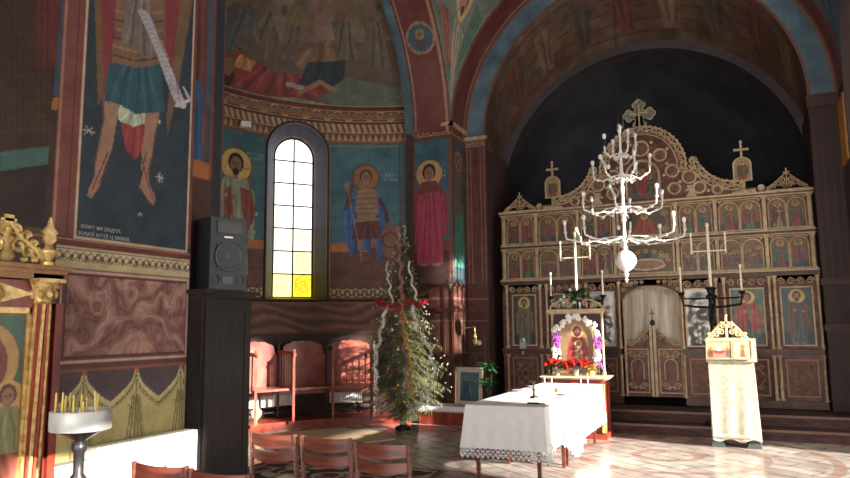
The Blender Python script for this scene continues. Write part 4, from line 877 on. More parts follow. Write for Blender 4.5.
for s in (-1, 1):
    cx = IC + s * 1.6; z0 = 3.97
    po = [(cx - .145, z0), (cx + .145, z0)] + [(cx + .145 * math.cos(PI * t / 10), z0 + .28 + .13 * math.sin(PI * t / 10)) for t in range(11)]
    m = MB(); m.prism(po, IY - .01, IY + .03, 'xz'); m.box(cx - .03, cx + .03, IY, IY + .03, 3.8, z0); m.box(cx - .018, cx + .018, IY, IY + .02, z0 + .4, z0 + .66); m.box(cx - .09, cx + .09, IY, IY + .02, z0 + .52, z0 + .555); 
    for dx, dz in ((0, .67), (-.095, .537), (.095, .537)): m.ball((cx + dx, IY + .01, z0 + dz), .026, (1, .6, 1), 6)
    pl = m.build('crown_plaque', PALEGOLD, ico); c = Canvas(.24, .38, .011, (150, 120, 76)); saint(c, .12, .0, .33, (150, 60, 44), (80, 70, 60), (200, 160, 90), 2 + s, True, .26)
    c.mesh('plaque_icon', lambda u, v: (cx - .12 + u, np.full_like(u, IY - .014), z0 + .015 + v), ICONP, pl, hole=lambda u, v: (v > .27) & (np.hypot(u - .12, (v - .27)) > .115))
    m = MB(); cx = IC + s * 2.24; zb = 3.77
    for t in (-1, 1):
        for dx, dz, r_ in ((.26, .04, .035), (.2, .07, .045), (.13, .11, .055), (.06, .16, .055), (.04, .07, .05)): scroll(m, cx + t * dx, zb + dz, r_, IY, t, .011)
        m.tube([(cx + t * .32, IY, zb), (cx + t * .2, IY, zb + .1), (cx + t * .1, IY, zb + .2), (cx, IY, zb + .28)], .01, 4)
    m.box(cx - .008, cx + .008, IY - .01, IY + .01, zb + .1, zb + .36); m.box(cx - .05, cx + .05, IY - .01, IY + .01, zb + .28, zb + .295); m.box(cx - .32, cx + .32, IY - .01, IY + .02, zb - .01, zb + .015); m.build('corner_crest', PG, ico)
m = MB(); m.tube([(-3.74, IY - .05, 1.12), (-3.74, IY - .05, 1.22)], .02); m.box(-3.79, -3.69, IY - .06, IY - .04, 1.22, 1.36); m.box(-3.80, -3.68, IY - .065, IY - .04, 1.21, 1.23); m.ball((-3.74, IY - .05, 1.37), .05, (1, .4, 1), 8); m.build('hanging_icon_lamp', SILVER, ico)
# ------------------------------------------------------------------ shrine on the left wall
def shrine():
    FX = -4.42; t = thing('icon_shrine', 'red and gilt carved icon shrine with fluted column against the left wall', 'icon shrine', (-4.6, 2.95, 0))
    m = MB(); m.box(-4.86, FX - .03, 2.0, 3.44, 0, 1.76); m.box(-4.86, FX, 3.40, 3.46, 0, 1.8); m.box(-4.86, FX + .03, 2.0, 3.46, 0, .5); m.build('body', REDW, t)
    c = Canvas(.86, 1.12, .0075, (62, 96, 88)); c.smear(.2, 6); w = .86
    cx = .56; hy = .80                       # mother with child, broad dark halo
    c.folds([(.1, 0), (.86, 0), (.84, .5), (.74, .72), (.4, .72), (.26, .5)], (150, 70, 56), (104, 46, 40), 6, 1)
    c.ell(cx, hy, .24, .25, (186, 140, 74)); c.ell(cx, hy - .02, .165, .2, (128, 58, 50)); c.ell(cx, hy - .03, .105, .145, (170, 112, 82)); face(c, cx, hy - .02, .12, (110, 48, 42), False, (172, 116, 86)); c.ell(cx, hy + .09, .11, .05, (128, 58, 50))
    c.ell(.74, .56, .11, .11, (196, 154, 84)); face(c, .74, .56, .065, (96, 60, 40), False); c.folds([(.6, .2), (.84, .2), (.82, .5), (.66, .5)], (130, 134, 84), (92, 100, 64), 4, 2); c.folds([(.3, .02), (.7, .1), (.62, .34), (.4, .34)], (112, 118, 66), (70, 84, 52), 4, 7); c.ell(.5, .36, .09, .06, (176, 120, 90))
    c.border(0, w, 0, 1.12, .03, (150, 100, 54)); c.smear(.05, 3)
    o = c.mesh('icon_painting', lambda u, v: (np.full_like(u, FX - .02), 2.36 + u, .62 + v), ICONP, t)
    f = MB(); f.box(FX - .03, FX + .01, 3.2, 3.235, .55, 1.8); f.box(FX - .03, FX + .01, 2.36, 3.235, .55, .6); f.box(FX - .03, FX + .01, 2.36, 3.235, 1.73, 1.77); f.build('icon_frame', GOLD, o)
    m = MB(); r = .048; yc = 3.27; xc = FX + .03
    for k in range(12):                      # fluted shaft with a slow twist
        pts = [(xc + r * math.cos(2 * PI * k / 12 + z * .5), yc + r * math.sin(2 * PI * k / 12 + z * .5), .5 + z) for z in np.linspace(0, 1.3, 14)]
        m.tube(pts, .013, 5, mi=k % 2)
    m.cyl((xc, yc, .5), (xc, yc, 1.8), r * .9, n=12, mi=1)
    m.lathe([(.09, 0), (.09, .03), (.065, .05), (.07, .09)], (xc, yc, .45), 14, 0); m.build('column', [GOLD, REDW], t)
    m = MB(); m.lathe([(.055, 0), (.07, .01), (.06, .03), (.075, .09), (.1, .15)], (xc, yc, 1.79), 14)
    for k in range(8): q = 2 * PI * k / 8; m.ball((xc + .075 * math.cos(q), yc + .075 * math.sin(q), 1.86), .022, (1, 1, 1.6), 6); m.ball((xc + .09 * math.cos(q + .4), yc + .09 * math.sin(q + .4), 1.915), .018, n=5)
    m.box(xc - .1, xc + .1, yc - .1, yc + .1, 1.94, 1.965); m.build('capital', GOLD, t)
    m = MB(); m.box(-4.86, FX + .03, 2.0, 3.24, 1.77, 1.95); m.box(-4.86, FX + .05, 3.18, 3.45, 1.965, 2.0); m.build('entablature', REDW, t)
    m = MB(); m.box(-4.88, FX + .06, 2.0, 3.43, 2.0, 2.03); m.box(-4.88, FX + .05, 2.0, 3.41, 1.96, 2.0); m.box(-4.88, FX + .08, 2.0, 3.45, 2.03, 2.06); m.build('cornice', pm('gilded_cornice', (150, 108, 70), .45, .3, .25, 14), t)
    m = MB(); m.prism([(2.55, 1.86), (2.93, 1.93), (3.2, 1.86), (2.93, 1.79)], FX + .03, FX + .045, 'yz'); m.ball((FX + .05, 2.93, 1.86), .04, (.6, 1.3, 1), 8); m.ring((FX + .045, 2.93, 1.86), .055, .008, 'x', 14, 4); m.build('lozenge', GOLD, t)
    m = MB(); xx = FX + .02                    # gilt scroll crest
    def sc(cy, cz, r, s, th=.013): m.tube([(xx, cy + s * r * (1 - .8 * q) * math.cos(8.5 * q), cz + r * (1 - .8 * q) * math.sin(8.5 * q)) for q in [k / 14 for k in range(15)]], th, 5)
    for s in (-1, 1):
        for dy, dz, r in ((.34, .07, .06), (.24, .09, .07), (.13, .12, .08), (.07, .22, .06), (.2, .19, .05), (.3, .14, .035)): sc(3.0 + s * dy * .62, 2.06 + dz, r * .8, s, .015)
        m.tube([(xx, 3.0 + s * .27, 2.07), (xx, 3.0 + s * .2, 2.16), (xx, 3.0 + s * .08, 2.24), (xx, 3.0, 2.33)], .016, 5)
    m.lathe([(.03, 0), (.055, .03), (.03, .07), (.02, .12), (.04, .15), (.02, .19), (.03, .22), (.001, .25)], (xx, 3.0, 2.07), 12); m.box(xx - .01, xx + .01, 2.97, 3.03, 2.3, 2.38); m.box(xx - .01, xx + .01, 2.95, 3.05, 2.335, 2.355)
    for y in (2.6, 2.75, 2.88, 3.12, 3.2): m.ball((xx, y, 2.09), .03, (1, 1, .8), 7)
    m.build('crest', GOLD, t)
    m = MB(); m.lathe([(.05, 0), (.05, .02), (.025, .035), (.055, .08), (.055, .1), (.03, .12), (.022, .14), (.03, .15)], (FX + .05, 3.28, 2.06), 14)
    m.prism([(3.28 + a, 2.2 + b) for a, b in ((-.015, 0), (-.05, .04), (-.04, .07), (-.06, .09), (-.035, .12), (-.02, .13), (0, .2), (.02, .13), (.035, .12), (.06, .09), (.04, .07), (.05, .04), (.015, 0))], FX + .04, FX + .06, 'yz'); m.build('corner_finial', GOLD, t)
shrine()
# ------------------------------------------------------------------ candle stand and candles
def candle_stand():
    cx, cy = -3.8, 3.14; t = thing('candle_stand', 'round white-rimmed candle stand on a dark turned pedestal, in front of the shrine', 'candle stand', (cx, cy, 0))
    m = MB(); m.lathe([(.174, .0), (.178, .005), (.178, .115), (.174, .12), (.166, .12), (.166, .03), (.001, .03)], (cx, cy, 1.0), 36, cap=False); m.add([(cx + .174 * math.cos(2 * PI * k / 36), cy + .174 * math.sin(2 * PI * k / 36), 1.0) for k in range(36)], [tuple(range(36))]); m.build('tray', pm('galvanised_white_tray', (206, 208, 206), .45, .25, .12, 10), t)
    m = MB(); m.lathe([(.166, .0), (.001, .0)], (cx, cy, 1.085), 36, cap=False); m.build('sand', pm('dark_sand', (74, 64, 58), .9, 0, .3, 60), t)
    m = MB(); m.lathe([(.03, 0), (.14, .0), (.14, .02), (.09, .05), (.04, .1), (.03, .2), (.045, .25), (.045, .27), (.025, .3), (.035, .42), (.05, .5), (.035, .55), (.025, .6), (.05, .66), (.055, .70), (.03, .74), (.032, .86), (.045, .88), (.045, .91), (.03, .93), (.06, .95), (.12, .985), (.125, 1.0)], (cx, cy, 0), 18); m.build('pedestal', pm('dark_turned_iron', (56, 54, 56), .35, .5, .2), t)
    pr = None; k = 0
    for dx, dy, h, tl in ((-.13, -.08, .14, 0), (-.12, -.02, .12, .02), (-.09, -.11, .11, 0), (-.02, -.12, .15, .01), (0, .0, .13, 0), (.03, -.08, .13, -.02), (.06, -.04, .09, .05), (.1, -.1, .06, .25), (.13, .0, .15, -.12), (-.05, .08, .1, 0), (.02, .1, .12, .03), (-.14, .03, .13, 0)):
        z = 1.085
        m = MB(); m.cyl((cx + dx, cy + dy, z), (cx + dx + tl * h, cy + dy, z + h), .0075, .006, 8); m.cyl((cx + dx + tl * h, cy + dy, z + h), (cx + dx + tl * h, cy + dy, z + h + .006), .001, n=4)
        tag(m.build('candle', YWAX), 'thin yellow prayer candle standing in the sand of the candle stand', 'candle', 'yellow candles in the candle stand')
    for dx, dy in ((-.06, -.06), (.08, .04), (.0, -.15)):
        m = MB(); m.lathe([(.018, 0), (.022, .02), (.02, .02), (.016, .005)], (cx + dx, cy + dy, 1.085), 12); tag(m.build('candle_cup', WHITEM), 'small white tealight cup lying in the sand of the candle stand', 'candle cup', 'cups in the candle stand')
candle_stand()
# ------------------------------------------------------------------ radiator under the painted curtain
t = thing('radiator', 'long white panel radiator under the painted curtain wall', 'radiator', (-4.75, 4.4, .1))
m = MB(); m.box(-4.80, -4.65, 4.0, 5.1, .1, .70); m.build('panel', ENAMEL, t)
m = MB(); m.box(-4.79, -4.67, 3.62, 3.99, .1, .62)
for k in range(12): m.box(-4.67, -4.655, 3.64 + k * .029, 3.655 + k * .029, .12, .6)
m.build('side_section', pm('grey_enamel', (170, 178, 170), .5, 0, .1), t)
m = MB(); 
for k in range(22): m.box(-4.78, -4.67, 4.02 + k * .049, 4.05 + k * .049, .70, .706)
m.build('top_grille', pm('grille_white', (200, 196, 186), .5), t)
m = MB(); m.cyl((-4.68, 3.6, .58), (-4.56, 3.6, .58), .022, n=12); m.cyl((-4.72, 3.6, .1), (-4.72, 3.6, .6), .012); m.build('valve', WHITEM, t)
# ------------------------------------------------------------------ chairs
def chair(name, label, wood, group):
    t = thing(name, label, 'chair', (0, 0, 0), 0, group); w = .19
    m = MB(); m.quadgrid(lambda a, b: (-w + 2 * w * a, .0 + .4 * b, .45 - .012 * math.sin(PI * a)), 8, 6); m.box(-w, w, 0, .4, .425, .437); m.build('seat', wood, t, local=True)
    for s in (-1, 1):
        m = MB(); m.tube([(s * .2, .01, 0), (s * .2, .0, .45), (s * .2, -.035, .84)], .017, 8); m.build('rear_leg', wood, t, local=True)
        m = MB(); m.tube([(s * .19, .38, 0), (s * .19, .38, .43)], .017, 8); m.build('front_leg', wood, t, local=True)
    def rail(z0, z1, dip):
        m = MB(); n = 12; P = []
        for side in (0, 1):
            for k in range(n + 1):
                a = k / n; x = -.2 + .4 * a; c_ = math.sin(PI * a); y = -.03 * (z0 - .45) / .4 - .012 - .03 * c_ + side * .018 
                P.append([(x, y, z0 - dip * c_), (x, y, z1 - (0 if dip == 0 else dip * c_ * .35) - (.012 * c_ if dip == 0 else 0))])
        vs = [q for p in P for q in p]; fs = []
        N = n + 1
        for k in range(n):
            a, b = 2 * k, 2 * (k + 1); A, B = 2 * (N + k), 2 * (N + k + 1)
            fs += [(a, b, b + 1, a + 1), (A + 1, B + 1, B, A), (a + 1, b + 1, B + 1, A + 1), (A, B, b, a)]
        m.add(vs, fs); return m
    rail(.755, .835, .02).build('top_rail', wood, t, local=True); rail(.66, .72, .035).build('lower_rail', wood, t, local=True)
    m = MB(); m.cyl((-.19, .38, .22), (.19, .38, .22), .01); m.cyl((-.19, 0, .2), (.19, 0, .2), .01); m.build('stretcher', wood, t, local=True)
    return t
ch = chair('wooden_chair', 'brown wooden chair nearest the black cabinet in the farther row', CHAIRW, 'brown wooden chairs seen from behind')
ch.location = (-3.25, 4.39, 0)
dup(ch, (-2.78, 4.38, 0), 0, 'middle one of the three brown wooden chairs in the farther row')
dup(ch, (-2.29, 4.31, 0), 0, 'brown wooden chair at the right end of the farther row, over the grey floor')
dup(ch, (-3.13, 3.17, 0), 0, 'near brown chair in front of the white radiator, only its top rail showing')
dup(ch, (-2.66, 3.13, 0), 0, 'near brown chair in front of the black cabinet, only its top rail showing')
# ------------------------------------------------------------------ cabinet and loudspeaker
t = thing('tall_cabinet', 'tall narrow black wooden cabinet carrying the loudspeaker', 'cabinet', (-4.88, 5.57, 0))
m = MB(); m.box(-5.03, -4.74, 5.21, 5.94, 0, 1.93); m.build('body', BLACKW, t)
m = MB(); m.box(-4.74, -4.722, 5.24, 5.91, .1, 1.90); o = m.build('door', BLACKW, t)
f = MB(); f.box(-4.722, -4.712, 5.24, 5.33, .1, 1.9); f.box(-4.722, -4.712, 5.82, 5.91, .1, 1.9); f.box(-4.722, -4.712, 5.33, 5.82, 1.8, 1.9); f.box(-4.722, -4.712, 5.33, 5.82, .1, .25); f.build('door_frame', BLACKW, o)
f = MB(); f.ball((-4.70, 5.79, 1.0), .016); f.build('knob', BRONZE, o)
m = MB(); m.box(-5.04, -4.70, 5.19, 5.97, 1.93, 1.96); m.box(-5.04, -4.67, 5.17, 6.0, 1.96, 2.0); m.build('cornice', BLACKW, t)
t = thing('loudspeaker', 'black loudspeaker with round woofer standing on the tall black cabinet', 'loudspeaker', (-4.80, 5.52, 2.0), math.radians(-23))
SPK = pm('black_speaker_shell', (40, 42, 47), .5, 0, .15, 40); SPG = pm('speaker_cone', (80, 86, 94), .5, .1, .15, 30)
m = MB(); m.box(-.16, .16, -.2, .2, 0, .72); m.box(.16, .175, -.195, .195, .01, .71); m.build('enclosure', SPK, t, local=True)
m = MB(); m.lathe([(.145, 0), (.155, .012), (.135, .012), (.12, -.005), (.05, -.03), (.045, -.005), (.001, .005)], (.175, .0, .33), 32, 0, 'x', cap=False)
for a in (45, 135, 225, 315): q = math.radians(a); m.ball((.18, .165 * math.cos(q), .33 + .165 * math.sin(q)), .015, n=6)
m.build('woofer', SPG, t, local=True); m = MB(); m.ring((.185, 0, .33), .148, .008, 'x', 32, 6); m.build('woofer_ring', pm('speaker_black', (18, 18, 20), .4), t, local=True)
m = MB(); m.frame(-.0, .0001, 0, 0, 0, 0, 0); m = MB(); m.box(.175, .19, -.13, .13, .56, .68); m.box(.19, .192, -.11, .11, .57, .67); m.build('horn_tweeter', pm('horn_black', (28, 28, 32), .35), t, local=True)
m = MB(); m.box(.175, .182, -.05, .04, .515, .53); m.build('badge', WHITEM, t, local=True)
for y in (-.13, .13): m = MB(); m.lathe([(.045, .0), (.05, .01), (.035, .01), (.03, -.01), (.001, -.01)], (.175, y, .1), 18, 0, 'x', cap=False); m.build('bass_port', pm('port_black', (20, 20, 22), .5), t, local=True)
m = MB(); m.box(.175, .18, -.06, .05, .06, .13); m.build('label_plate', SPG, t, local=True)
# ------------------------------------------------------------------ flood light on the cornice
s, z = 20.6 / 180 * PI * AR, 5.2; p = apt(s, z, AR - .12); t = thing('floodlight', 'small white floodlight fixed to the patterned frieze left of the window', 'floodlight', (float(p[0]), float(p[1]), z - .08), math.radians(-35))
m = MB(); m.prism([(-.1, .0), (.1, .0), (.08, .1), (-.08, .1)], -.05, .05, 'yz'); m.build('housing', WHITEM, t, local=True); m = MB(); m.box(.05, .055, -.08, .08, .01, .08); m.build('lens', pm('lens_glass', (240, 240, 235), .2), t, local=True); m = MB(); m.box(-.12, -.05, -.01, .01, .03, .06); m.build('bracket', BLACKM, t, local=True)
# ------------------------------------------------------------------ stalls in the apse
def stall(q0, q1, label, last=False):
    RF, RB = 2.3, 2.98; qm = math.radians((q0 + q1) / 2); z0 = .12
    def pol(q, r, z): q = math.radians(q); return (AC[0] - r * math.cos(q), AC[1] + r * math.sin(q), z)
    c = pol((q0 + q1) / 2, 2.6, z0); t = thing('choir_stall', label, 'choir stall', c, 0, 'red choir stalls round the apse')
    m = MB(); n = 24; V = []; F = []                # scalloped back
    for k in range(n + 1):
        a = k / n; q = q0 + .6 + (q1 - q0 - 1.2) * a; u = abs(2 * a - 1)
        zt = 1.18 + .24 * (1 - u ** 2.6) ** .5 * .9 + .018 * abs(math.sin(a * PI * 5))
        if u > .9: zt = 1.16 + .06 * (1 - u) / .1
        for r in (RB, RB + .03): V += [pol(q, r, .5), pol(q, r, zt)]
    for k in range(n):
        i = 4 * k; F += [(i, i + 4, i + 5, i + 1), (i + 3, i + 7, i + 6, i + 2), (i + 1, i + 5, i + 7, i + 3)]
    m.add(V, F); m.build('back', STALLW, t)
    m = MB(); n = 8; V = []; F = []
    for k in range(n + 1): 
        q = q0 + .4 + (q1 - q0 - .8) * k / n
        for r, z in ((RF + .08, .62), (RF + .08, .655), (RB, .655), (RB, .62)): V.append(pol(q, r, z))
    for k in range(n): i = 4 * k; F += [(i + j, i + (j + 1) % 4, i + 4 + (j + 1) % 4, i + 4 + j) for j in range(4)]
    m.add(V, F); m.build('seat', STALLW, t)
    for q in ((q0, q1) if last else (q0,)):
        m = MB(); a = pol(q, RF, z0); b = pol(q, RF, 1.24); m.cyl(a, b, .027, n=4); m.ball(pol(q, RF, 1.26), .03, n=6); m.build('front_post', STALLW, t)
        m = MB(); m.cyl(pol(q, RB, z0), pol(q, RB, 1.34), .025, n=4); m.ball(pol(q, RB, 1.37), .028, n=6); m.build('rear_post', DWOOD, t)
        m = MB(); m.tube([pol(q, RF - .05, 1.2), pol(q, 2.5, 1.225), pol(q, RB, 1.23)], .032, 6); m.build('armrest', STALLW, t)
        m = MB(); m.cyl(pol(q, RF, .64), pol(q, RB, .64), .02, n=4); m.build('side_rail', STALLW, t)
        for r in (2.40, 2.51, 2.62, 2.73, 2.84): m = MB(); m.cyl(pol(q, r, .64), pol(q, r, 1.2), .011, n=6); m.build('spindle', DWOOD, t)
    m = MB(); 
    for z in (.24, .33): m.tube([pol(q0 + (q1 - q0) * k / 8, RB - .2, z) for k in range(9)], .011, 5)
    m.build('foot_rail', BRONZE, t)
stall(-1, 15.5, 'red choir stall mostly hidden by the tall black cabinet')
stall(15.5, 32.5, 'sunlit red choir stall beside the tall black cabinet')
stall(32.5, 49, 'red choir stall between the sunlit stall and the one by the Christmas tree')
stall(49, 65, 'red choir stall in shade beside the Christmas tree', True)
def apse_rad(q0, q1, label):
    n = 18; c = apt(math.radians((q0 + q1) / 2) * AR, .2, 3.1); t = thing('apse_radiator', label, 'radiator', tuple(map(float, c)), 0, 'white radiators behind the choir stalls')
    V, F = [], []; m = MB()
    for k in range(n):
        a, b = [math.radians(q0 + (q1 - q0) * (k + e) / n) for e in (.08, .78)]; P = [(AC[0] - r * math.cos(q), AC[1] + r * math.sin(q)) for r, q in ((3.0, a), (3.0, b), (3.08, b), (3.08, a))]; m.prism(P, .30, .60, 'xy')
    m.build('fins', ENAMEL, t); m = MB()
    for z in (.32, .57): m.tube([tuple(map(float, apt(math.radians(q0 + (q1 - q0) * k / 8) * AR, z, 3.06))) for k in range(9)], .022, 6)
    m.build('pipes', ENAMEL, t)
apse_rad(16.5, 26, 'white finned radiator under the sunlit choir stall'); apse_rad(27, 38.5, 'white finned radiator under the middle choir stall'); apse_rad(50, 61, 'white finned radiator under the choir stall by the Christmas tree')
m = MB(); P = [(0, -.07), (.06, -.03), (.075, .03), (.05, .05), (.03, .075), (-.03, .075), (-.05, .05), (-.075, .03), (-.06, -.03)]
q = math.radians(22); bx, by = AC[0] - 2.70 * math.cos(q), AC[1] + 2.70 * math.sin(q); m.prism([(a * 1.3, b * 1.4) for a, b in P], -.01, .01, 'xz'); m.xf(Matrix.Translation((bx, by, .25)) @ Matrix.Rotation(math.radians(90 - 22) * 1.0, 4, 'Z')); 
m.cyl((bx, by, .125), (bx, by, .2), .015); tag(m.build('shield_ornament', GOLD), 'gilt shield ornament on the boards under the sunlit choir stall', 'ornament')
# ------------------------------------------------------------------ rugs
def flatpoly(name, pts, z, mat, label, cat, **k):
    m = MB(); m.prism(pts, 0.001, z, 'xy'); return tag(m.build(name, mat), label, cat, **k)
flatpoly('carpet', [(-7.0, 8.2), (-5.2, 8.6), (-4.75, 9.3), (-5.4, 9.9), (-6.1, 10.0), (-6.75, 9.2)], .012, pm('tan_carpet', (206, 182, 148), .9, 0, .12, 40), 'tan carpet on the floor in front of the choir stalls', 'carpet')
c = Canvas(2.3, 1.5, .012, (84, 66, 62)); r = random.Random(5)
for k in range(150):
    x, y = r.uniform(0, 2.3), r.uniform(0, 1.5); a = r.uniform(0, 6); col = r.choice([(196, 186, 172), (170, 154, 140), (120, 52, 46), (88, 70, 62), (206, 198, 188)]); pts = [(x + r.uniform(.05, .14) * math.cos(a + q), y + r.uniform(.04, .1) * math.sin(a + q)) for q in (0, 1.3, 2.4, 3.6, 5)]; c.poly(pts, col)
for k in range(5): c.ringo(.25 + k * .45, .75, .16, .04, (186, 172, 156)); c.ell(.25 + k * .45, .75, .07, .07, (140, 50, 44))
c.border(0, 2.3, 0, 1.5, .07, (120, 96, 84)); c.border(.1, 2.2, .1, 1.4, .03, (200, 190, 176)); rug = c.mesh('patterned_rug', lambda u, v: (-5.45 + u, 6.0 + v, np.full_like(u, .008)), paintmat('rug_paint', .95, .1, .3, 30)); tag(rug, 'dark patterned rug with pale motifs on the floor behind the chairs', 'rug')
# ------------------------------------------------------------------ Christmas tree
TX, TY = -5.1, 10.25
def tree():
    t = thing('christmas_tree', 'tall slender Christmas tree hung with tinsel beside the choir stalls', 'Christmas tree', (TX, TY, 0)); r = random.Random(11)
    m = MB(); m.tube([(TX, TY, .05), (TX + .01, TY, 1.5), (TX - .02, TY, 3.15)], .04, 8, taper=lambda q: 1 - .85 * q); m.build('trunk', DWOOD, t)
    m = MB(); m.lathe([(.13, 0), (.12, .05), (.05, .07), (.05, .2), (.04, .2)], (TX, TY, 0), 16); m.build('stand', BLACKM, t)
    nd = MB(); tw = MB()
    def rad(z): return .74 * max(.04, min(1, (z - .1) / .5)) * (1 - max(0, z - .7) / 2.6) ** .8 if z < 2.3 else .26 * max(.15, (3.35 - z) / 1.05)
    V, F, Mi = [], [], []
    for i in range(520):
        z = .16 + 2.95 * (r.random() ** 1.35); a = r.uniform(0, 2 * PI); L_ = rad(z) * r.uniform(.65, 1.12); n = max(4, int(L_ / .03))
        lift = r.uniform(-.2, .35); pts = []
        for k in range(n + 1): q = k / n; pts.append(Vector((TX + math.cos(a) * L_ * q + .02 * math.sin(q * 5), TY + math.sin(a) * L_ * q, z + L_ * (lift * q - .35 * q * q * (1 if z < 2 else -.6)))))
        tw.tube(pts, .007, 4, taper=lambda q: 1 - .8 * q)
        for k in range(1, n + 1):
            for side in range(5):
                p = pts[k]; d = (pts[k] - pts[k - 1]).normalized(); s_ = Vector((r.uniform(-1, 1), r.uniform(-1, 1), r.uniform(-1, .8))).normalized(); dd = (d * .7 + s_ * .9).normalized(); l = r.uniform(.045, .085)
                w = dd.cross(Vector((0, 0, 1))).normalized() * .0045; b = len(V); V += [p - w, p + w, p + dd * l]; F.append((b, b + 1, b + 2)); Mi.append(0 if r.random() < .8 else 1)
    nd.v = [tuple(v) for v in V]; nd.f = F; nd.m = Mi; nd.n = len(V)
    nd.build('needles', [pm('spruce_needles', (108, 122, 82), .6, 0, .4, 12, (66, 84, 54)), pm('dry_needles', (160, 150, 112), .6, 0, .3, 12)], t, flat=True, kind='stuff'); tw.build('branches', pm('twig_bark', (84, 64, 50), .8), t, kind='stuff')
    return rad
trad = tree()
def on_tree(x, y, out=1.05):
    p = at(x, y, Y=TY); 
    for _ in range(3): rr = trad(min(3.2, p[2])); dx = min(abs(p[0] - TX), rr); yy = TY - math.sqrt(max(0, rr * rr - dx * dx)) * out; p = at(x, y, Y=yy)
    return Vector(p)
def tinsel(pix, mat, label, r0=.035, seed=0, grp=None, closed=False):
    r = random.Random(seed); P = [on_tree(*q) for q in pix]; pts = []
    for i in range(len(P) - 1):
        n = max(2, int((P[i + 1] - P[i]).length / .014))
        for k in range(n): pts.append(P[i].lerp(P[i + 1], k / n) + Vector((.022 * math.sin(len(pts) * .33 + seed), .01 * math.sin(len(pts) * .2), .012 * math.sin(len(pts) * .27))))
    pts.append(P[-1]); m = MB(); m.tube(pts[::2], .006, 4); V, F = [], []
    for p in pts:
        for _ in range(13):
            d = Vector((r.gauss(0, 1), r.gauss(0, 1), r.gauss(0, 1))).normalized(); w = d.cross(Vector((r.gauss(0, 1), r.gauss(0, 1), 1))).normalized() * .004; b = len(V); l = r0 * r.uniform(.6, 1.2); V += [p + w, p - w, p + d * l - w * .5, p + d * l + w * .5]; F.append((b, b + 1, b + 2, b + 3))
    m.add(V, F); return tag(m.build('tinsel_garland', mat, flat=True), label, 'garland', 'tinsel garlands on the Christmas tree')
TS = pm('silver_tinsel', (226, 224, 216), .4, .1, .1); TY_ = pm('yellow_tinsel', (198, 176, 40), .35, .2, .2); TP = pm('pink_tinsel', (190, 130, 134), .35, .2, .2); TR = pm('red_tinsel', (186, 30, 34), .35, .1, .2)
tinsel([(387, 306), (382, 325), (378, 345), (375, 368), (377, 392)], TS, 'silver tinsel garland hanging down the left side of the Christmas tree', .045, 1)
tinsel([(412, 306), (418, 330), (428, 345), (434, 366), (432, 385), (420, 405), (408, 412)], TS, 'silver tinsel garland curving down the right side of the Christmas tree', .045, 2)
tinsel([(403, 305), (404, 330), (410, 350), (411, 372), (412, 398)], TY_, 'yellow tinsel garland hanging down the middle of the Christmas tree', .034, 3)
tinsel([(398, 228), (399, 250), (401, 275), (402, 300)], TP, 'pink tinsel twisted round the bare top of the Christmas tree', .045, 4)
tinsel([(400, 300), (403, 325), (405, 350), (409, 372), (408, 392)], TP, 'pink tinsel garland hanging below the red tinsel on the Christmas tree', .034, 5)
tinsel([(376, 300), (386, 305), (397, 308), (410, 302), (418, 305), (427, 300)], TR, 'red tinsel garland wrapped across the upper part of the Christmas tree', .045, 6)
tinsel([(386, 262), (390, 290), (392, 302)], TS, 'thin silver tinsel near the top left of the Christmas tree', .026, 7)
tinsel([(408, 262), (413, 285), (417, 300)], TS, 'thin silver tinsel near the top right of the Christmas tree', .026, 8)
BG = [('gold_bauble', pm('gold_bauble_glass', (216, 176, 74), .2, .7), 'small gold bauble hanging on the Christmas tree'), ('silver_bauble', pm('silver_bauble_glass', (220, 220, 220), .2, .7), 'small silver bauble hanging on the Christmas tree'), ('red_bauble', pm('red_bauble_glass', (190, 40, 40), .25, .4), 'small red bauble hanging on the Christmas tree')]
r = random.Random(3)
for i, (x, y) in enumerate([(372, 338), (392, 330), (398, 350), (388, 368), (418, 352), (424, 372), (398, 385), (366, 356), (384, 395), (426, 395), (404, 402), (414, 320), (380, 322), (396, 316), (430, 350), (370, 380), (394, 404), (416, 388)]):
    p = on_tree(x, y, .95); nm, mt, lb = BG[(0, 1, 0, 2)[i % 4]]; m = MB(); m.ball(tuple(p), .026, n=10); m.cyl((p.x, p.y, p.z + .02), (p.x, p.y, p.z + .04), .006, n=6); tag(m.build(nm, mt), lb, 'bauble', nm.replace('_', ' ') + 's on the Christmas tree')
m = MB(); r = random.Random(31); V, F = [], []
for k in range(240):
    z = r.uniform(.35, 3.3); a = r.uniform(0, 2 * PI); R_ = trad(z) * r.uniform(.8, 1.08) + .02; p = Vector((TX + R_ * math.cos(a), TY + R_ * math.sin(a), z))
    for _ in range(9):
        d = Vector((r.gauss(0, 1), r.gauss(0, 1), r.gauss(0, 1))).normalized() * r.uniform(.015, .035); w_ = d.cross(Vector((r.gauss(0, 1), r.gauss(0, 1), 1))).normalized() * .0035; b = len(V); V += [p + w_, p - w_, p + d]; F.append((b, b + 1, b + 2))
m.add(V, F); tag(m.build('tinsel_scraps', TS, flat=True), 'scattered silver tinsel scraps all over the Christmas tree', 'tinsel', kind='stuff')
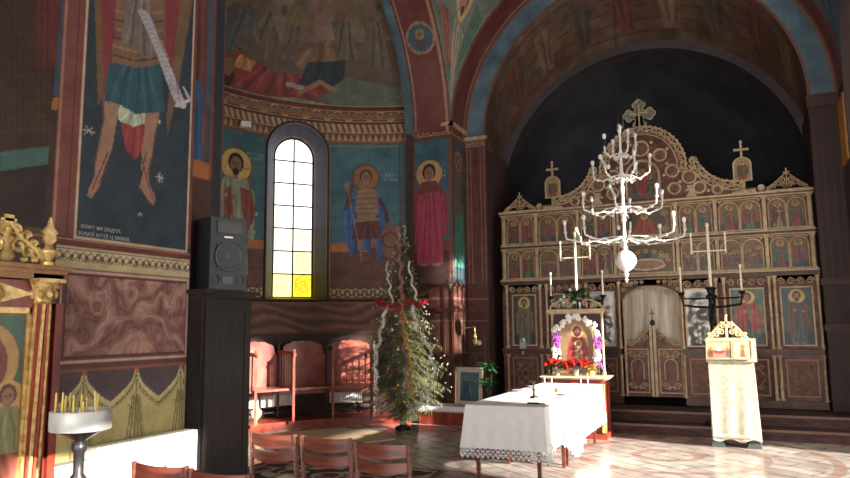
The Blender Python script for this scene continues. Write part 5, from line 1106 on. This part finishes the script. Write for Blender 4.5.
# ------------------------------------------------------------------ low shelf with lace, framed print, plant, lamps on the pier
t = thing('low_bench', 'low red-brown bench against the painted pier right of the Christmas tree', 'bench', (-4.6, 11.2, 0)); m = MB(); m.box(-5.15, -4.22, 10.95, 11.48, 0, .27); m.build('body', REDW, t); m = MB(); m.box(-5.17, -4.2, 10.93, 11.49, .27, .3); m.build('top', REDW, t)
def lace_edge(m, pts, drop, y, step=.05, lat=None):
    """pierced lace border below a line of points"""
    P = [Vector(p) for p in pts]; L0 = [0]
    for i in range(1, len(P)): L0.append(L0[-1] + (P[i] - P[i - 1]).length)
    def pt(s):
        s = max(0, min(L0[-1], s))
        for i in range(1, len(P)):
            if s <= L0[i] + 1e-9: return P[i - 1].lerp(P[i], (s - L0[i - 1]) / max(1e-9, L0[i] - L0[i - 1]))
        return P[-1]
    n = max(2, int(L0[-1] / step)); dz = Vector((0, 0, -1))
    for k in range(n):
        a, b = pt(L0[-1] * k / n), pt(L0[-1] * (k + 1) / n); c_ = pt(L0[-1] * (k + .5) / n)
        m.cyl(a, b + dz * drop * .6, .0045, n=3); m.cyl(b, a + dz * drop * .6, .0045, n=3); m.tube([a + dz * drop * .6, c_ + dz * drop, b + dz * drop * .6], .0055, 3); m.cyl(a + dz * drop * .3, b + dz * drop * .3, .004, n=3); m.cyl(a + dz * drop * .6, b + dz * drop * .6, .0045, n=3)
        m.ball(tuple(c_ + dz * drop * .8), .011, n=4)
m = MB(); m.box(-5.16, -4.2, 10.92, 11.4, .301, .307); m.box(-5.16, -4.2, 10.918, 10.924, .24, .305); V = []
for k in range(20): a = -5.16 + .048 * k; m.add([(a, 10.918, .24), (a + .048, 10.918, .24), (a + .024, 10.918, .2)], [(0, 1, 2)])
tag(m.build('lace_cloth', LINEN), 'white scalloped cloth lying over the low bench beside the tree', 'cloth')
t = thing('framed_print', 'pale framed blue-toned print of two robed figures leaning on the pier', 'framed picture', (-4.36, 11.3, .31)); 
c = Canvas(.40, .54, .009, (70, 104, 116)); c.smear(.12, 6); c.rect(0, .40, 0, .14, (44, 72, 84)); c.folds([(.06, .06), (.2, .06), (.18, .36), (.09, .36)], (40, 76, 96), (24, 50, 70), 4, 1); c.folds([(.22, .06), (.35, .06), (.32, .36), (.24, .36)], (58, 92, 104), (34, 62, 76), 4, 2)
for x in (.135, .28): c.ell(x, .395, .042, .042, (120, 140, 138)); c.ell(x, .39, .02, .026, (104, 96, 88)); c.ell(x, .405, .024, .018, (44, 60, 68))
c.border(0, .40, 0, .54, .035, (196, 190, 174)); pr = c.mesh('print', lambda u, v: (-4.56 + u, 11.285 + v * .12, .34 + v), ICONP, t)
m = MB(); m.frame(-4.60, -4.12, .31, .93, 0, .02, .035); m.box(-4.60, -4.12, .012, .02, .31, .93); m.v = [(x, 11.27 + y + (z - .31) * .12, z) for x, y, z in m.v]; m.build('frame', pm('pale_frame', (198, 180, 158), .5), t)
def lamp(name, label, x, y, z, wall, mat):
    t = thing(name, label, 'hanging lamp', (x, y, z)); m = MB(); m.lathe([(.001, -.07), (.02, -.05), (.045, 0), (.05, .03), (.02, .05), (.012, .07), (.02, .08), (.001, .1)], (x, y, z), 12); m.build('bowl', mat, t)
    m = MB(); [m.cyl((x + .03 * math.cos(q), y + .03 * math.sin(q), z + .03), (x, y, z + .25), .003, n=4) for q in (0, 2.1, 4.2)]; m.build('chain', mat, t); m = MB(); m.tube([wall, (x, wall[1], z + .27), (x, y, z + .25)], .006, 5); m.build('bracket', mat, t)
lamp('oil_lamp', 'small silver oil lamp hanging at the corner of the painted pier', -4.66, 11.25, 2.34, (-4.66, 11.53, 2.6), SILVER)
lamp('oil_lamp', 'small gilt oil lamp hanging low above the framed print', -4.50, 12.0, 1.35, (-4.71, 12.05, 1.6), GOLD)
m = MB(); m.lathe([(.05, 0), (.05, -.03), (.03, -.05), (.001, -.055)], (-4.5, 12.225, 1.33), 14, 0, 'y'); tag(m.build('wall_light', WHITEM), 'small round white fitting on the carved pilaster above the framed print', 'light')
def leafy(m, c, n, l, seed, w=.03, up=.5, mi=0):
    r = random.Random(seed)
    for _ in range(n):
        a = r.uniform(0, 2 * PI); d = Vector((math.cos(a), math.sin(a), r.uniform(-.2, 1) * up * 2)).normalized(); s = d.cross(Vector((0, 0, 1))).normalized() * w * r.uniform(.7, 1.2); ll = l * r.uniform(.6, 1.2); p = Vector(c) + Vector((r.uniform(-.3, .3), r.uniform(-.3, .3), r.uniform(-.3, .3))) * l * .6
        e = p + d * ll + Vector((0, 0, -.25 * ll)); md = p + d * ll * .5; m.add([p, md + s + Vector((0, 0, .01)), e, md - s, md + Vector((0, 0, -.008))], [(0, 1, 4), (1, 2, 4), (2, 3, 4), (3, 0, 4)], mi)
t = thing('potted_plant', 'green leafy potted plant in the shade left of the altar screen', 'plant', (-3.9, 10.9, 0)); m = MB(); m.lathe([(.1, 0), (.14, .24), (.15, .24), (.15, .28), (.12, .28), (.12, .25)], (-3.85, 10.88, 0), 14); m.build('pot', DWOOD, t)
m = MB(); [m.tube([(-3.85, 10.88, .25), (-3.85 + dx, 10.88 + dy, .9)], .008, 5) for dx, dy in ((.05, 0), (-.08, .03), (.02, .08))]; m.build('stems', GREEN, t); m = MB(); leafy(m, (-3.85, 10.9, .95), 40, .22, 4, .04); leafy(m, (-3.9, 10.9, .7), 20, .2, 5, .04); m.build('leaves', GREEN, t, flat=True)
# ------------------------------------------------------------------ tables and white cloth
def table(label, x0, x1, y0, y1):
    t = thing('table', label, 'table', ((x0 + x1) / 2, (y0 + y1) / 2, 0), 0, 'tables under the white cloth'); m = MB(); m.box(x0, x1, y0, y1, .755, .785); m.build('tabletop', CHAIRW, t); m = MB(); m.frame(0, 0, 0, 0, 0, 0, 0); m = MB()
    m.box(x0 + .03, x1 - .03, y0 + .03, y0 + .05, .68, .755); m.box(x0 + .03, x1 - .03, y1 - .05, y1 - .03, .68, .755); m.box(x0 + .03, x0 + .05, y0 + .03, y1 - .03, .68, .755); m.box(x1 - .05, x1 - .03, y0 + .03, y1 - .03, .68, .755); m.build('apron', CHAIRW, t)
    for x in (x0 + .05, x1 - .05):
        for y in (y0 + .05, y1 - .05): m = MB(); w0, w1 = .028, .017; m.add([(x + a * w, y + b * w, z) for w, z in ((w1, 0), (w0, .755)) for a, b in ((-1, -1), (1, -1), (1, 1), (-1, 1))], [(3, 2, 1, 0), (4, 5, 6, 7), (0, 1, 5, 4), (1, 2, 6, 5), (2, 3, 7, 6), (3, 0, 4, 7)]); m.build('leg', CHAIRW, t)
table('dark-legged wooden table under the near end of the white cloth', -2.71, -1.95, 7.08, 8.2); table('dark-legged wooden table under the far end of the white cloth', -2.72, -1.95, 8.25, 10.0)
def cloth():
    x0, x1, y0, y1, z = -2.75, -1.90, 7.0, 10.08, .80; r = random.Random(2)
    per = []; n1, n2 = 40, 130
    for k in range(n1): per.append((x0 + (x1 - x0) * k / n1, y0, 0, -1, 'f', k / n1))
    for k in range(n2): per.append((x1, y0 + (y1 - y0) * k / n2, 1, 0, 'r', k / n2))
    for k in range(n1): per.append((x1 - (x1 - x0) * k / n1, y1, 0, 1, 'b', k / n1))
    for k in range(n2): per.append((x0, y1 - (y1 - y0) * k / n2, -1, 0, 'l', k / n2))
    N = len(per); m = MB(); rows = 9; hem = []
    V = []
    for j in range(rows + 1):
        for i, (x, y, nx, ny, sd, f) in enumerate(per):
            if sd == 'f': drop = .43
            elif sd == 'r': drop = .46 - .12 * math.sin(PI * min(1, f * 3.2)) * 1.0 if f < .31 else (.44 + .16 * math.sin(PI * (f - .31) / .3) if f < .61 else .44 - .04 * (f - .6))
            else: drop = .4
            q = j / rows; cd = min(f, 1 - f); ln = (n1 if sd in 'fb' else n2); wob = (.012 + .035 * math.exp(-cd * (6 if sd in 'fb' else 22))) * q
            amp = .018 * q * math.sin(i * .9 + .8 * math.sin(i * .21)) * (0.35 if sd == 'f' else 1) + wob
            ex = math.exp(-cd * (9 if sd in 'fb' else 30)) * .05 * q; tx = (ex if sd == 'f' and f > .5 else (-ex if sd == 'f' else 0)); ty = (-ex if sd == 'r' and f < .5 else 0)
            V.append((x + nx * amp + tx, y + ny * amp + ty, z - .004 - drop * q + (.004 if q == 0 else 0)))
    F = [(j * N + i, (j + 1) * N + i, (j + 1) * N + (i + 1) % N, j * N + (i + 1) % N) for j in range(rows) for i in range(N)]
    m.add(V, F); hem = [V[rows * N + i] for i in range(N)]
    m.quadgrid(lambda a, b: (x0 + (x1 - x0) * a, y0 + (y1 - y0) * b, z + .002 * math.sin(b * 40) * math.sin(a * 9)), 10, 40); 
    t = thing('tablecloth', 'long white tablecloth with lace hem over the two tables', 'tablecloth', (-2.3, 8.5, .8)); m.build('cloth', LINEN, t)
    m = MB(); lace_edge(m, hem + [hem[0]], .1, 0, .055); m.build('lace_hem', LINEN, t, flat=True)
    m = MB(); m.tube([(-2.6, 7.03, .245), (-2.45, 7.2, .16), (-2.3, 7.5, .1), (-2.35, 7.9, .3)], .01, 4)
cloth()
def T(x, y, z=.804): p = at(x, y, Z=z); return float(p[0]), float(p[1]), z
x, y, z = T(534, 398); t = thing('candlestick', 'dark bronze candlestick standing on the white tablecloth', 'candlestick', (x, y, z)); m = MB(); m.lathe([(.05, 0), (.045, .015), (.012, .03), (.012, .08), (.02, .1), (.011, .12), (.014, .17), (.03, .19), (.001, .2)], (x, y, z), 14); m.build('stem', BRONZE, t)
x, y, z = T(537, 404); t = thing('folded_glasses', 'black object lying flat at the near corner of the white tablecloth', 'small object', (x, y, z)); m = MB(); m.box(x - .1, x + .02, y - .02, y + .02, z, z + .015, rot=.1); m.box(x + .02, x + .09, y - .015, y + .012, z, z + .01, rot=-.2); m.build('case', BLACKM, t)
t['category'] = 'case'; t.name = 'spectacle_case'; ROOT['spectacle_case'] = (x, y, z)
for (px_, py_), h in (((545, 396), .22), ((552, 395), .2), ((581, 389), .17), ((588, 388), .19)):
    x, y, z = T(px_, py_); lb = 'tall white candle in a small holder at the middle of the white table' if px_ < 560 else 'tall white candle in a small holder at the far end of the white table'
    t = thing('table_candle', lb, 'candle', (x, y, z), 0, 'candle pair at the middle of the table' if px_ < 560 else 'candle pair at the far end of the table'); m = MB(); m.cyl((x, y, z + .02), (x, y, z + h), .009, .007, 8); m.build('wax', WAX, t); m = MB(); m.lathe([(.035, 0), (.03, .01), (.012, .02), (.014, .04), (.01, .04)], (x, y, z), 12); m.build('holder', WHITEM, t)
for px_, py_, r_, lb in ((517, 391, .1, 'white plate at the left edge of the white table'), (527, 387, .08, 'smaller white plate behind the first plate on the white table'), (572, 395, .09, 'white plate right of the little brown pot on the white table')):
    x, y, z = T(px_, py_); x = min(x, -2.0) if px_ > 560 else max(x, -2.66); m = MB(); m.lathe([(r_ * .5, 0), (r_, .014), (r_ * .97, .016), (r_ * .5, .006), (.001, .006)], (x, y, z), 22); tag(m.build('plate', pm('plate_%d' % px_, (176, 172, 172), .3)), lb, 'plate')
x, y, z = T(557, 392); m = MB(); m.lathe([(.02, 0), (.03, .02), (.028, .035), (.012, .045), (.001, .05)], (x, y, z), 14); tag(m.build('small_pot', pm('brown_pot', (150, 108, 74), .4)), 'little brown pot in the middle of the white table', 'pot')
x, y, z = T(563, 386); m = MB(); m.box(x - .1, x + .1, y - .06, y + .06, z, z + .012); tag(m.build('folded_napkin', pm('napkin', (190, 184, 180), .8)), 'pale folded napkin toward the far end of the white table', 'napkin')
# ------------------------------------------------------------------ icon stand with flowers behind the table
SX0, SX1, SY0, SY1, SZ = -2.80, -1.87, 10.3, 10.78, .88; SC_ = -2.345
t = thing('icon_stand', 'red-brown wooden icon stand with gilt canopy, directly behind the white table', 'icon stand', (SC_, 10.54, 0))
m = MB(); m.box(SX0 + .08, SX1 - .08, SY0 + .06, SY1 - .04, .06, .84); m.box(SX0 + .03, SX1 - .03, SY0 + .02, SY1, 0, .08); m.build('body', REDW, t)
for x in (SX0 + .06, SX1 - .06, SC_):
    m = MB(); m.box(x - .035, x + .035, SY0 + .01, SY0 + .07, .08, .8); [m.cyl((x + dx, SY0 + .01, .1), (x + dx, SY0 + .01, .78), .01, n=6, mi=1) for dx in (-.02, 0, .02)]; m.build('fluted_post', [REDW, GOLD], t)
m = MB(); m.box(SX0 + .04, SX0 + .12, SY1 - .06, SY1, .08, .8); m.box(SX1 - .12, SX1 - .04, SY1 - .06, SY1, .08, .8); m.build('rear_post', REDW, t)
m = MB(); m.box(SX0, SX1, SY0 - .02, SY1, .84, .865); m.box(SX0 - .03, SX1 + .03, SY0 - .05, SY1 + .02, .865, .885); m.build('top', pm('pale_stone_top', (208, 190, 160), .5), t)
for x in (SC_ - .38, SC_ + .38): m = MB(); m.lathe([(.035, 0), (.035, .04), (.02, .06), (.02, .88), (.035, .91), (.04, .95)], (x, 10.66, .885), 10); m.build('canopy_column', PALEGOLD, t)
m = MB(); m.box(SC_ - .45, SC_ + .45, 10.6, 10.74, 1.83, 1.87); m.box(SC_ - .42, SC_ + .42, 10.62, 10.72, 1.80, 1.83); m.tube([(SC_ - .4 * math.cos(PI * k / 12), 10.63, 1.87 + .16 * math.sin(PI * k / 12)) for k in range(13)], .016, 5)
for s in (-1, 1): scroll(m, SC_ + s * .28, 1.92, .05, 10.63, s, .012); scroll(m, SC_ + s * .14, 1.95, .05, 10.63, -s, .012)
m.build('canopy', PALEGOLD, t)
m = MB(); m.box(SC_ - .36, SC_ + .36, 10.68, 10.70, .9, 1.8); m.build('back_board', pm('dark_back_board', (64, 40, 34), .6), t)
c = Canvas(.56, .84, .009, (156, 120, 76)); c.smear(.1, 5); c.poly([(.04, 0), (.52, 0), (.52, .5), (.42, .56), (.14, .56), (.04, .5)], (150, 112, 74)); c.folds([(.08, .02), (.48, .02), (.43, .38), (.36, .56), (.2, .56), (.13, .38)], (158, 42, 42), (108, 28, 32), 7, 3)
c.ell(.28, .64, .1, .1, (206, 166, 96)); c.ell(.28, .635, .065, .085, (140, 44, 44)); face(c, .28, .63, .05, (120, 40, 40), False); c.ell(.29, .44, .06, .06, (206, 166, 96)); face(c, .29, .44, .034, (80, 50, 40), False); c.folds([(.23, .2), (.36, .2), (.34, .4), (.25, .4)], (168, 124, 84), (116, 80, 60), 3, 5); c.folds([(.2, .04), (.36, .04), (.34, .2), (.24, .2)], (52, 76, 96), (30, 50, 66), 3, 5)
c.mesh('icon_painting', lambda u, v: (SC_ - .28 + u, np.full_like(u, 10.665), .9 + v), ICONP, t, hole=lambda u, v: (v > .56) & (np.hypot(u - .28, v - .56) > .28))
fl = thing('flower_garland', 'arch of white and purple flowers round the icon on the stand', 'flower garland', (SC_, 10.6, .9)); r = random.Random(8)
def blossom(name, mat, p, R):
    m = MB()
    for k in range(5): q = 2 * PI * k / 5 + r.random(); m.ball((p[0] + R * .6 * math.cos(q), p[1] - .01, p[2] + R * .6 * math.sin(q)), R * .5, (1, .5, 1), 6)
    m.ball((p[0], p[1] - .02, p[2]), R * .3, n=5); m.build(name, mat, fl)
for k in range(74):
    f = k / 73; 
    if f < .3: x, z = SC_ - .31 - .02 * math.sin(k), 1.0 + (f / .3) * .42
    elif f > .7: x, z = SC_ + .31 + .02 * math.sin(k), 1.0 + ((1 - f) / .3) * .42
    else: q = PI * (1 - (f - .3) / .4); x, z = SC_ + .31 * math.cos(q), 1.42 + .33 * math.sin(q)
    side = f < .3 or f > .7; purple = (.22 < f < .33) or (.68 < f < .80) or f > .92
    blossom('purple_blossom' if purple else 'white_blossom', PURPLEFL if purple else WHITEFL, (x + r.uniform(-.05, .05), 10.6 + r.uniform(-.04, .02), z + r.uniform(-.04, .04)), r.uniform(.026, .045))
m = MB(); m.tube([(SC_ - .31, 10.63, .9), (SC_ - .31, 10.63, 1.42)] + [(SC_ - .31 * math.cos(PI * k / 12), 10.63, 1.42 + .33 * math.sin(PI * k / 12)) for k in range(13)] + [(SC_ + .31, 10.63, .9)], .012, 5); leafy(m, (SC_ - .3, 10.6, 1.1), 12, .1, 3, .02); m.build('stem_arch', GREEN, fl, flat=True)
t = thing('green_bouquet', 'green leaf bouquet with silvery flowers on top of the icon stand canopy', 'bouquet', (SC_, 10.64, 1.9)); m = MB()
for dx, dz in ((-.18, .12), (-.08, .2), (.05, .2), (.16, .12), (.12, .22), (-.02, .1)): leafy(m, (SC_ + dx, 10.6, 1.92 + dz), 26, .1, int(dx * 100) + 50, .02)
m.build('leaves', GREEN, t, flat=True); SFL = pm('silvery_flowers', (180, 186, 180), .6)
for dx, dz in ((-.2, .1), (-.16, .05), (-.15, .14), (-.05, .24), (.0, .05)): m = MB(); m.ball((SC_ + dx, 10.52, 1.92 + dz), .028, n=5); m.build('flower', SFL, t)
def poinsettia(x, y, label, seed, sc=1.0):
    t = thing('poinsettia', label, 'potted flower', (x, y, .886)); m = MB(); m.lathe([(.04, 0), (.055, .08), (.06, .08), (.06, .1), (.05, .1), (.05, .08)], (x, y, .886), 14); m.build('pot', pm('pot_%d' % seed, (150, 130, 112), .6), t)
    m = MB(); leafy(m, (x, y, 1.03), 26, .14 * sc, seed, .035, .3); m.build('leaves', GREEN, t, flat=True); m = MB(); [leafy(m, (x + dx * sc, y + dy - .04, 1.07 + dz), 26, .095 * sc, seed + 3, .022, .4) for dx, dy, dz in ((0, -.03, .02), (.07, -.02, 0), (-.06, -.03, -.02))]; m.build('red_bracts', REDFL, t, flat=True)
poinsettia(SC_ + .02, 10.38, 'largest red poinsettia in a pot at the middle of the icon stand', 21, 1.6); poinsettia(SC_ - .26, 10.40, 'leafy red poinsettia in a pot at the left end of the icon stand', 33, 1.35)
t = thing('ochre_plant', 'small ochre-leaved potted plant at the right of the icon stand', 'potted plant', (SC_ + .24, 10.4, .886)); m = MB(); m.lathe([(.05, 0), (.06, .08), (.05, .08)], (SC_ + .24, 10.42, .886), 12); m.build('pot', GOLD, t); m = MB(); leafy(m, (SC_ + .24, 10.42, 1.0), 34, .13, 9, .016, .6); m.build('leaves', YELFL, t, flat=True)
# ------------------------------------------------------------------ tall candelabra
def candelabrum(cx, cy, base, label, side):
    t = thing('standing_candelabrum', label, 'candelabrum', (cx, cy, base), 0, None); m = MB()
    m.lathe([(.2, 0), (.2, .04), (.06, .1), (.05, .3)], (cx, cy, base), 14)
    for k in range(3): m.tube([(cx + .035 * math.cos(2.1 * k + 9 * z), cy + .035 * math.sin(2.1 * k + 9 * z), base + .3 + z * 1.6) for z in np.linspace(0, 1, 40)], .026, 6)
    m.lathe([(.07, 0), (.085, .03), (.05, .06), (.06, .12), (.09, .15), (.04, .17)], (cx, cy, base + 1.86), 14); m.build('twisted_shaft', BLACKM, t)
    for s in (-1, 1):
        m = MB(); z = base + 1.72; m.tube([(cx, cy, z), (cx + s * .2, cy, z + .01), (cx + s * .4, cy, z + .04), (cx + s * .42, cy, z + .18)], .02, 6); m.tube([(cx, cy, z + .14), (cx + s * .2, cy, z + .13), (cx + s * .4, cy, z + .14)], .014, 6); m.lathe([(.02, 0), (.05, .04), (.055, .05), (.02, .06)], (cx + s * .42, cy, z + .18), 10)
        a = m.build('arm', BLACKM, t); m = MB(); m.cyl((cx + s * .42, cy, z + .23), (cx + s * .42, cy, z + .58), .014, .012, 8); m.ball((cx + s * .42, cy, z + .6), .022, (1, 1, 1.5), 6); m.build('side_candle', WAX, a)
    z = base + 2.03; m = MB(); m.cyl((cx, cy, z), (cx, cy, z + .9), .024, .02, 10); m.ball((cx, cy, z + .93), .026, (1, 1, 1.7), 7); m.build('tall_candle', WAX, t)
    m = MB(); m.cyl((cx - .24, cy, z + .54), (cx + .24, cy, z + .54), .011, n=6)
    for s in (-1, 1): m.cyl((cx + s * .24, cy, z + .5), (cx + s * .24, cy, z + .78), .012, n=6); m.ball((cx + s * .24, cy, z + .8), .02, (1, 1, 1.6), 6)
    m.build('cross_bar', WAX, t)
candelabrum(-2.47, 11.3, .15, 'dark twisted candelabrum with white candles behind the flowered icon stand', -1)
candelabrum(-.45, 11.3, .15, 'dark twisted candelabrum with white candles behind the white-draped lectern', 1)
# ------------------------------------------------------------------ lectern
BRO = pm('cream_brocade', (176, 168, 150), .7, .0, .1, 18, (158, 148, 128))
t = thing('draped_lectern', 'lectern draped in cream brocade, on the pale floor before the altar screen', 'lectern', (-.23, 10.4, 0))
m = MB(); m.prism([(-.52, 0), (-.34, 0), (-.38, .1), (-.05, .1), (-.09, 0), (.09, 0), (.06, .14), (-.49, .14)], 10.26, 10.6, 'xz'); m.box(-.46, .03, 10.3, 10.56, .1, 1.1); m.build('base', pm('dark_green_base', (58, 70, 62), .6), t)
m = MB(); n = 64; V = []; rows = 10
for j in range(rows + 1):
    q = j / rows; z = 1.16 - 1.06 * q
    for k in range(n):
        f = k / n * 4; sd = int(f); g = f - sd; w0, w1 = -.50, .06
        x, y = ((w0 + (w1 - w0) * g, 10.22), (w1, 10.22 + .42 * g), (w1 - (w1 - w0) * g, 10.64), (w0, 10.64 - .42 * g))[sd]
        nx, ny = ((0, -1), (1, 0), (0, 1), (-1, 0))[sd]; am = (.010 * math.sin(k * 1.1 + 2 * q) + .012) * q; V.append((x + nx * am + .015 * q, y + ny * am, z - (.02 * math.sin(k * .8) if j == rows else 0)))
F = [(j * n + k, (j + 1) * n + k, (j + 1) * n + (k + 1) % n, j * n + (k + 1) % n) for j in range(rows) for k in range(n)]; m.add(V, F); m.build('cloth_drape', BRO, t)
m = MB(); r = random.Random(6)
for k in range(20): m.ring((-.47 + k * .026, 10.185, .16), .016, .005, 'y', 6, 3)
m.build('embroidery', pm('ivory_thread', (214, 204, 182), .7), t)
m = MB(); m.prism([(10.18, 1.12), (10.2, 1.16), (10.42, 1.42), (10.64, 1.42), (10.64, 1.12)], -.52, .1, 'yz'); m.build('desk_cover', BRO, t)
def sl(u0, w, z0, h, painter, name, label):
    c = Canvas(w, h, .006, (190, 170, 140)); painter(c, w, h); c.smear(.05, 3)
    fr = thing(name, label, 'icon', (u0 + w / 2, 10.2, z0)); 
    def fn(u, v): return u0 + u, 10.165 + v * .62, z0 + v * .92
    c.mesh('painting', fn, ICONP, fr); m = MB(); m.frame(u0 - .008, u0 + w + .008, -.008, h + .008, -.008, .012, .014); m.v = [(x, 10.165 + z * .62 + y, z0 + z * .92) for x, y, z in m.v]; m.build('frame', PALEGOLD, fr)
def p1(c, w, h): c.rect(0, w, h * .5, h, (196, 160, 100)); c.rect(0, w, 0, h * .5, (150, 120, 96)); c.line([(w * .3, h * .9), (w * .5, h * .6), (w * .72, h * .9)], .02, (226, 214, 190)); c.ell(w / 2, h * .4, w * .22, h * .12, (170, 50, 44)); c.ell(w * .5, h * .52, w * .14, h * .07, (232, 226, 214)); c.rect(w * .05, w * .25, h * .1, h * .5, (120, 70, 60)); c.rect(w * .76, w * .94, h * .1, h * .5, (104, 84, 84)); c.ell(w * .85, h * .55, .02, .025, SKIN); c.ell(w * .15, h * .55, .02, .025, SKIN)
def p2(c, w, h): c.rect(0, w, 0, h, (206, 180, 136)); c.folds([(w * .35, h * .1), (w * .7, h * .1), (w * .6, h * .6), (w * .42, h * .6)], (140, 96, 74), (96, 64, 50), 3, 1); c.ell(w * .52, h * .68, .035, .04, (190, 140, 70)); c.ell(w * .52, h * .67, .02, .026, SKIN)
sl(-.51, .31, 1.16, .25, p1, 'icon_panel_on_lectern', 'icon with a red and white scene, left one on the draped lectern'); sl(-.18, .22, 1.16, .25, p2, 'icon_panel_on_lectern', 'cream and brown icon of one figure, right one on the draped lectern')
m = MB(); cx, y, zb = -.25, 10.45, 1.42
for s in (-1, 1):
    for dx, dz, r_ in ((.2, .03, .035), (.14, .06, .045), (.07, .09, .045), (.05, .17, .035), (.12, .13, .03), (.22, .06, .025)): scroll(m, cx + s * dx, zb + dz, r_, y, s, .011)
    m.tube([(cx + s * .26, y, zb), (cx + s * .16, y, zb + .12), (cx + s * .07, y, zb + .22)], .01, 4)
m.box(cx - .015, cx + .015, y - .012, y + .012, zb, zb + .3); m.box(cx - .06, cx + .06, y - .012, y + .012, zb + .2, zb + .23); m.box(cx - .27, cx + .27, y - .015, y + .015, zb - .02, zb + .012); [m.ball((cx + a, y, zb + b), .02, n=6) for a, b in ((0, .31), (-.065, .215), (.065, .215))]
o = m.build('crest', pm('pale_gilt_crest', (206, 190, 140), .45, .2, .2, 20), t)
# ------------------------------------------------------------------ chandelier
def chandelier():
    cx, cy = -1.6, 10.8; t = thing('chandelier', 'white three-tier chandelier with electric candles hanging before the altar screen', 'chandelier', (cx, cy, 2.25)); r = random.Random(4)
    m = MB(); m.lathe([(.001, 0), (.02, .03), (.03, .05), (.012, .07), (.03, .1), (.045, .13), (.02, .15), (.05, .18), (.11, .22), (.155, .29), (.165, .34), (.15, .4), (.1, .46), (.05, .49), (.03, .5), (.045, .53), (.03, .56)], (cx, cy, 2.25), 24); m.build('ball', WHITEM, t)
    m = MB(); m.lathe([(.03, .5), (.028, .6), (.05, .63), (.05, .66), (.028, .7), (.022, .9), (.04, .96), (.03, 1.0), (.05, 1.07), (.05, 1.12), (.028, 1.16), (.022, 1.35), (.04, 1.45), (.022, 1.5), (.05, 1.6), (.055, 1.65), (.03, 1.7), (.02, 1.9), (.035, 2.0), (.02, 2.05), (.018, 2.3), (.03, 2.36), (.045, 2.42), (.02, 2.46)], (cx, cy, 2.25), 16); m.build('stem', WHITEM, t)
    m = MB()
    for a in range(3): q = 2.1 * a; m.tube([(cx, cy, 4.6), (cx + .06 * math.cos(q), cy + .06 * math.sin(q), 4.66), (cx + .05 * math.cos(q), cy + .05 * math.sin(q), 4.82)], .013, 5)
    m.cyl((cx, cy, 4.68), (cx, cy, 8.75), .008, n=5); m.cyl((cx + .04, cy, 4.7), (cx, cy, 8.75), .004, n=4); m.build('hanging_cable', BRONZE, t)
    sleeve = pm('lamp_sleeve', (206, 204, 198), .5); dark = pm('dark_sleeve', (44, 40, 40), .5); bulb = pm('lamp_bulb', (244, 242, 236), .25)
    for n, R, z0, dz, ph in ((8, .88, 2.93, -.03, .25), (6, .62, 3.40, -.06, .5), (6, .42, 3.88, -.02, .1), (4, .26, 4.22, .0, .6)):
        for k in range(n):
            q = ph + 2 * PI * k / n; c_, s_ = math.cos(q), math.sin(q); up = r.uniform(-.02, .03)
            P = [(cx + c_ * R * f, cy + s_ * R * f, z0 + g) for f, g in ((.04, .02), (.2, -.03), (.35, -.03 + dz), (.5, .0 + dz), (.65, -.03 + dz), (.85, .01 + dz + up), (.98, .04 + dz + up), (1, .13 + dz + up))]
            m = MB(); m.tube(P, .0125, 6)
            for f in (2, 4, 5): m.ball(P[f], .022, n=6)
            a = m.build('arm', WHITEM, t); e = Vector(P[-1]); tl = Vector((r.uniform(-.05, .05), r.uniform(-.05, .05), 1)) if (n, k) not in ((8, 3), (6, 4)) else Vector((-.45, 0, 1)); tl.normalize()
            m = MB(); m.cyl(e, e + tl * .03, .032, .022, 10); m.cyl(e + tl * .03, e + tl * .13, .017, n=8); m.build('candle_sleeve', dark if k % 4 == 2 else sleeve, a); m = MB(); m.ball(tuple(e + tl * .165), .031, (1, 1, 1.3), 8); m.cyl(e + tl * .12, e + tl * .15, .02, n=8); m.build('bulb', bulb, a)
        m = MB(); m.ring((cx, cy, z0 + dz * .5), R * .45, .008, 'z', 28, 4); m.build('hoop', WHITEM, t)
chandelier()
# ------------------------------------------------------------------ daylight
w = bpy.data.worlds.new('world'); SC.world = w; w.use_nodes = True; bg = w.node_tree.nodes['Background']
bg.inputs[0].default_value = (1.0, .95, .90, 1); bg.inputs[1].default_value = 4.2
sd = bpy.data.lights.new('sun', 'SUN'); sd.energy = 14; sd.angle = math.radians(1.2); sd.color = (1, .93, .82)
so = bpy.data.objects.new('sun', sd); COL.objects.link(so); so.rotation_euler = Vector((-1, .3, -.31)).to_track_quat('-Z', 'Y').to_euler(); so.location = (6, 4, 8)
vs = SC.view_settings; vs.view_transform = 'Standard'; vs.look = 'None'; vs.exposure = 0.72; vs.gamma = 1; vs.use_curve_mapping = False
SC.cycles.use_denoising = True; SC.cycles.max_bounces = 8; SC.cycles.diffuse_bounces = 5; SC.cycles.sample_clamp_indirect = 6
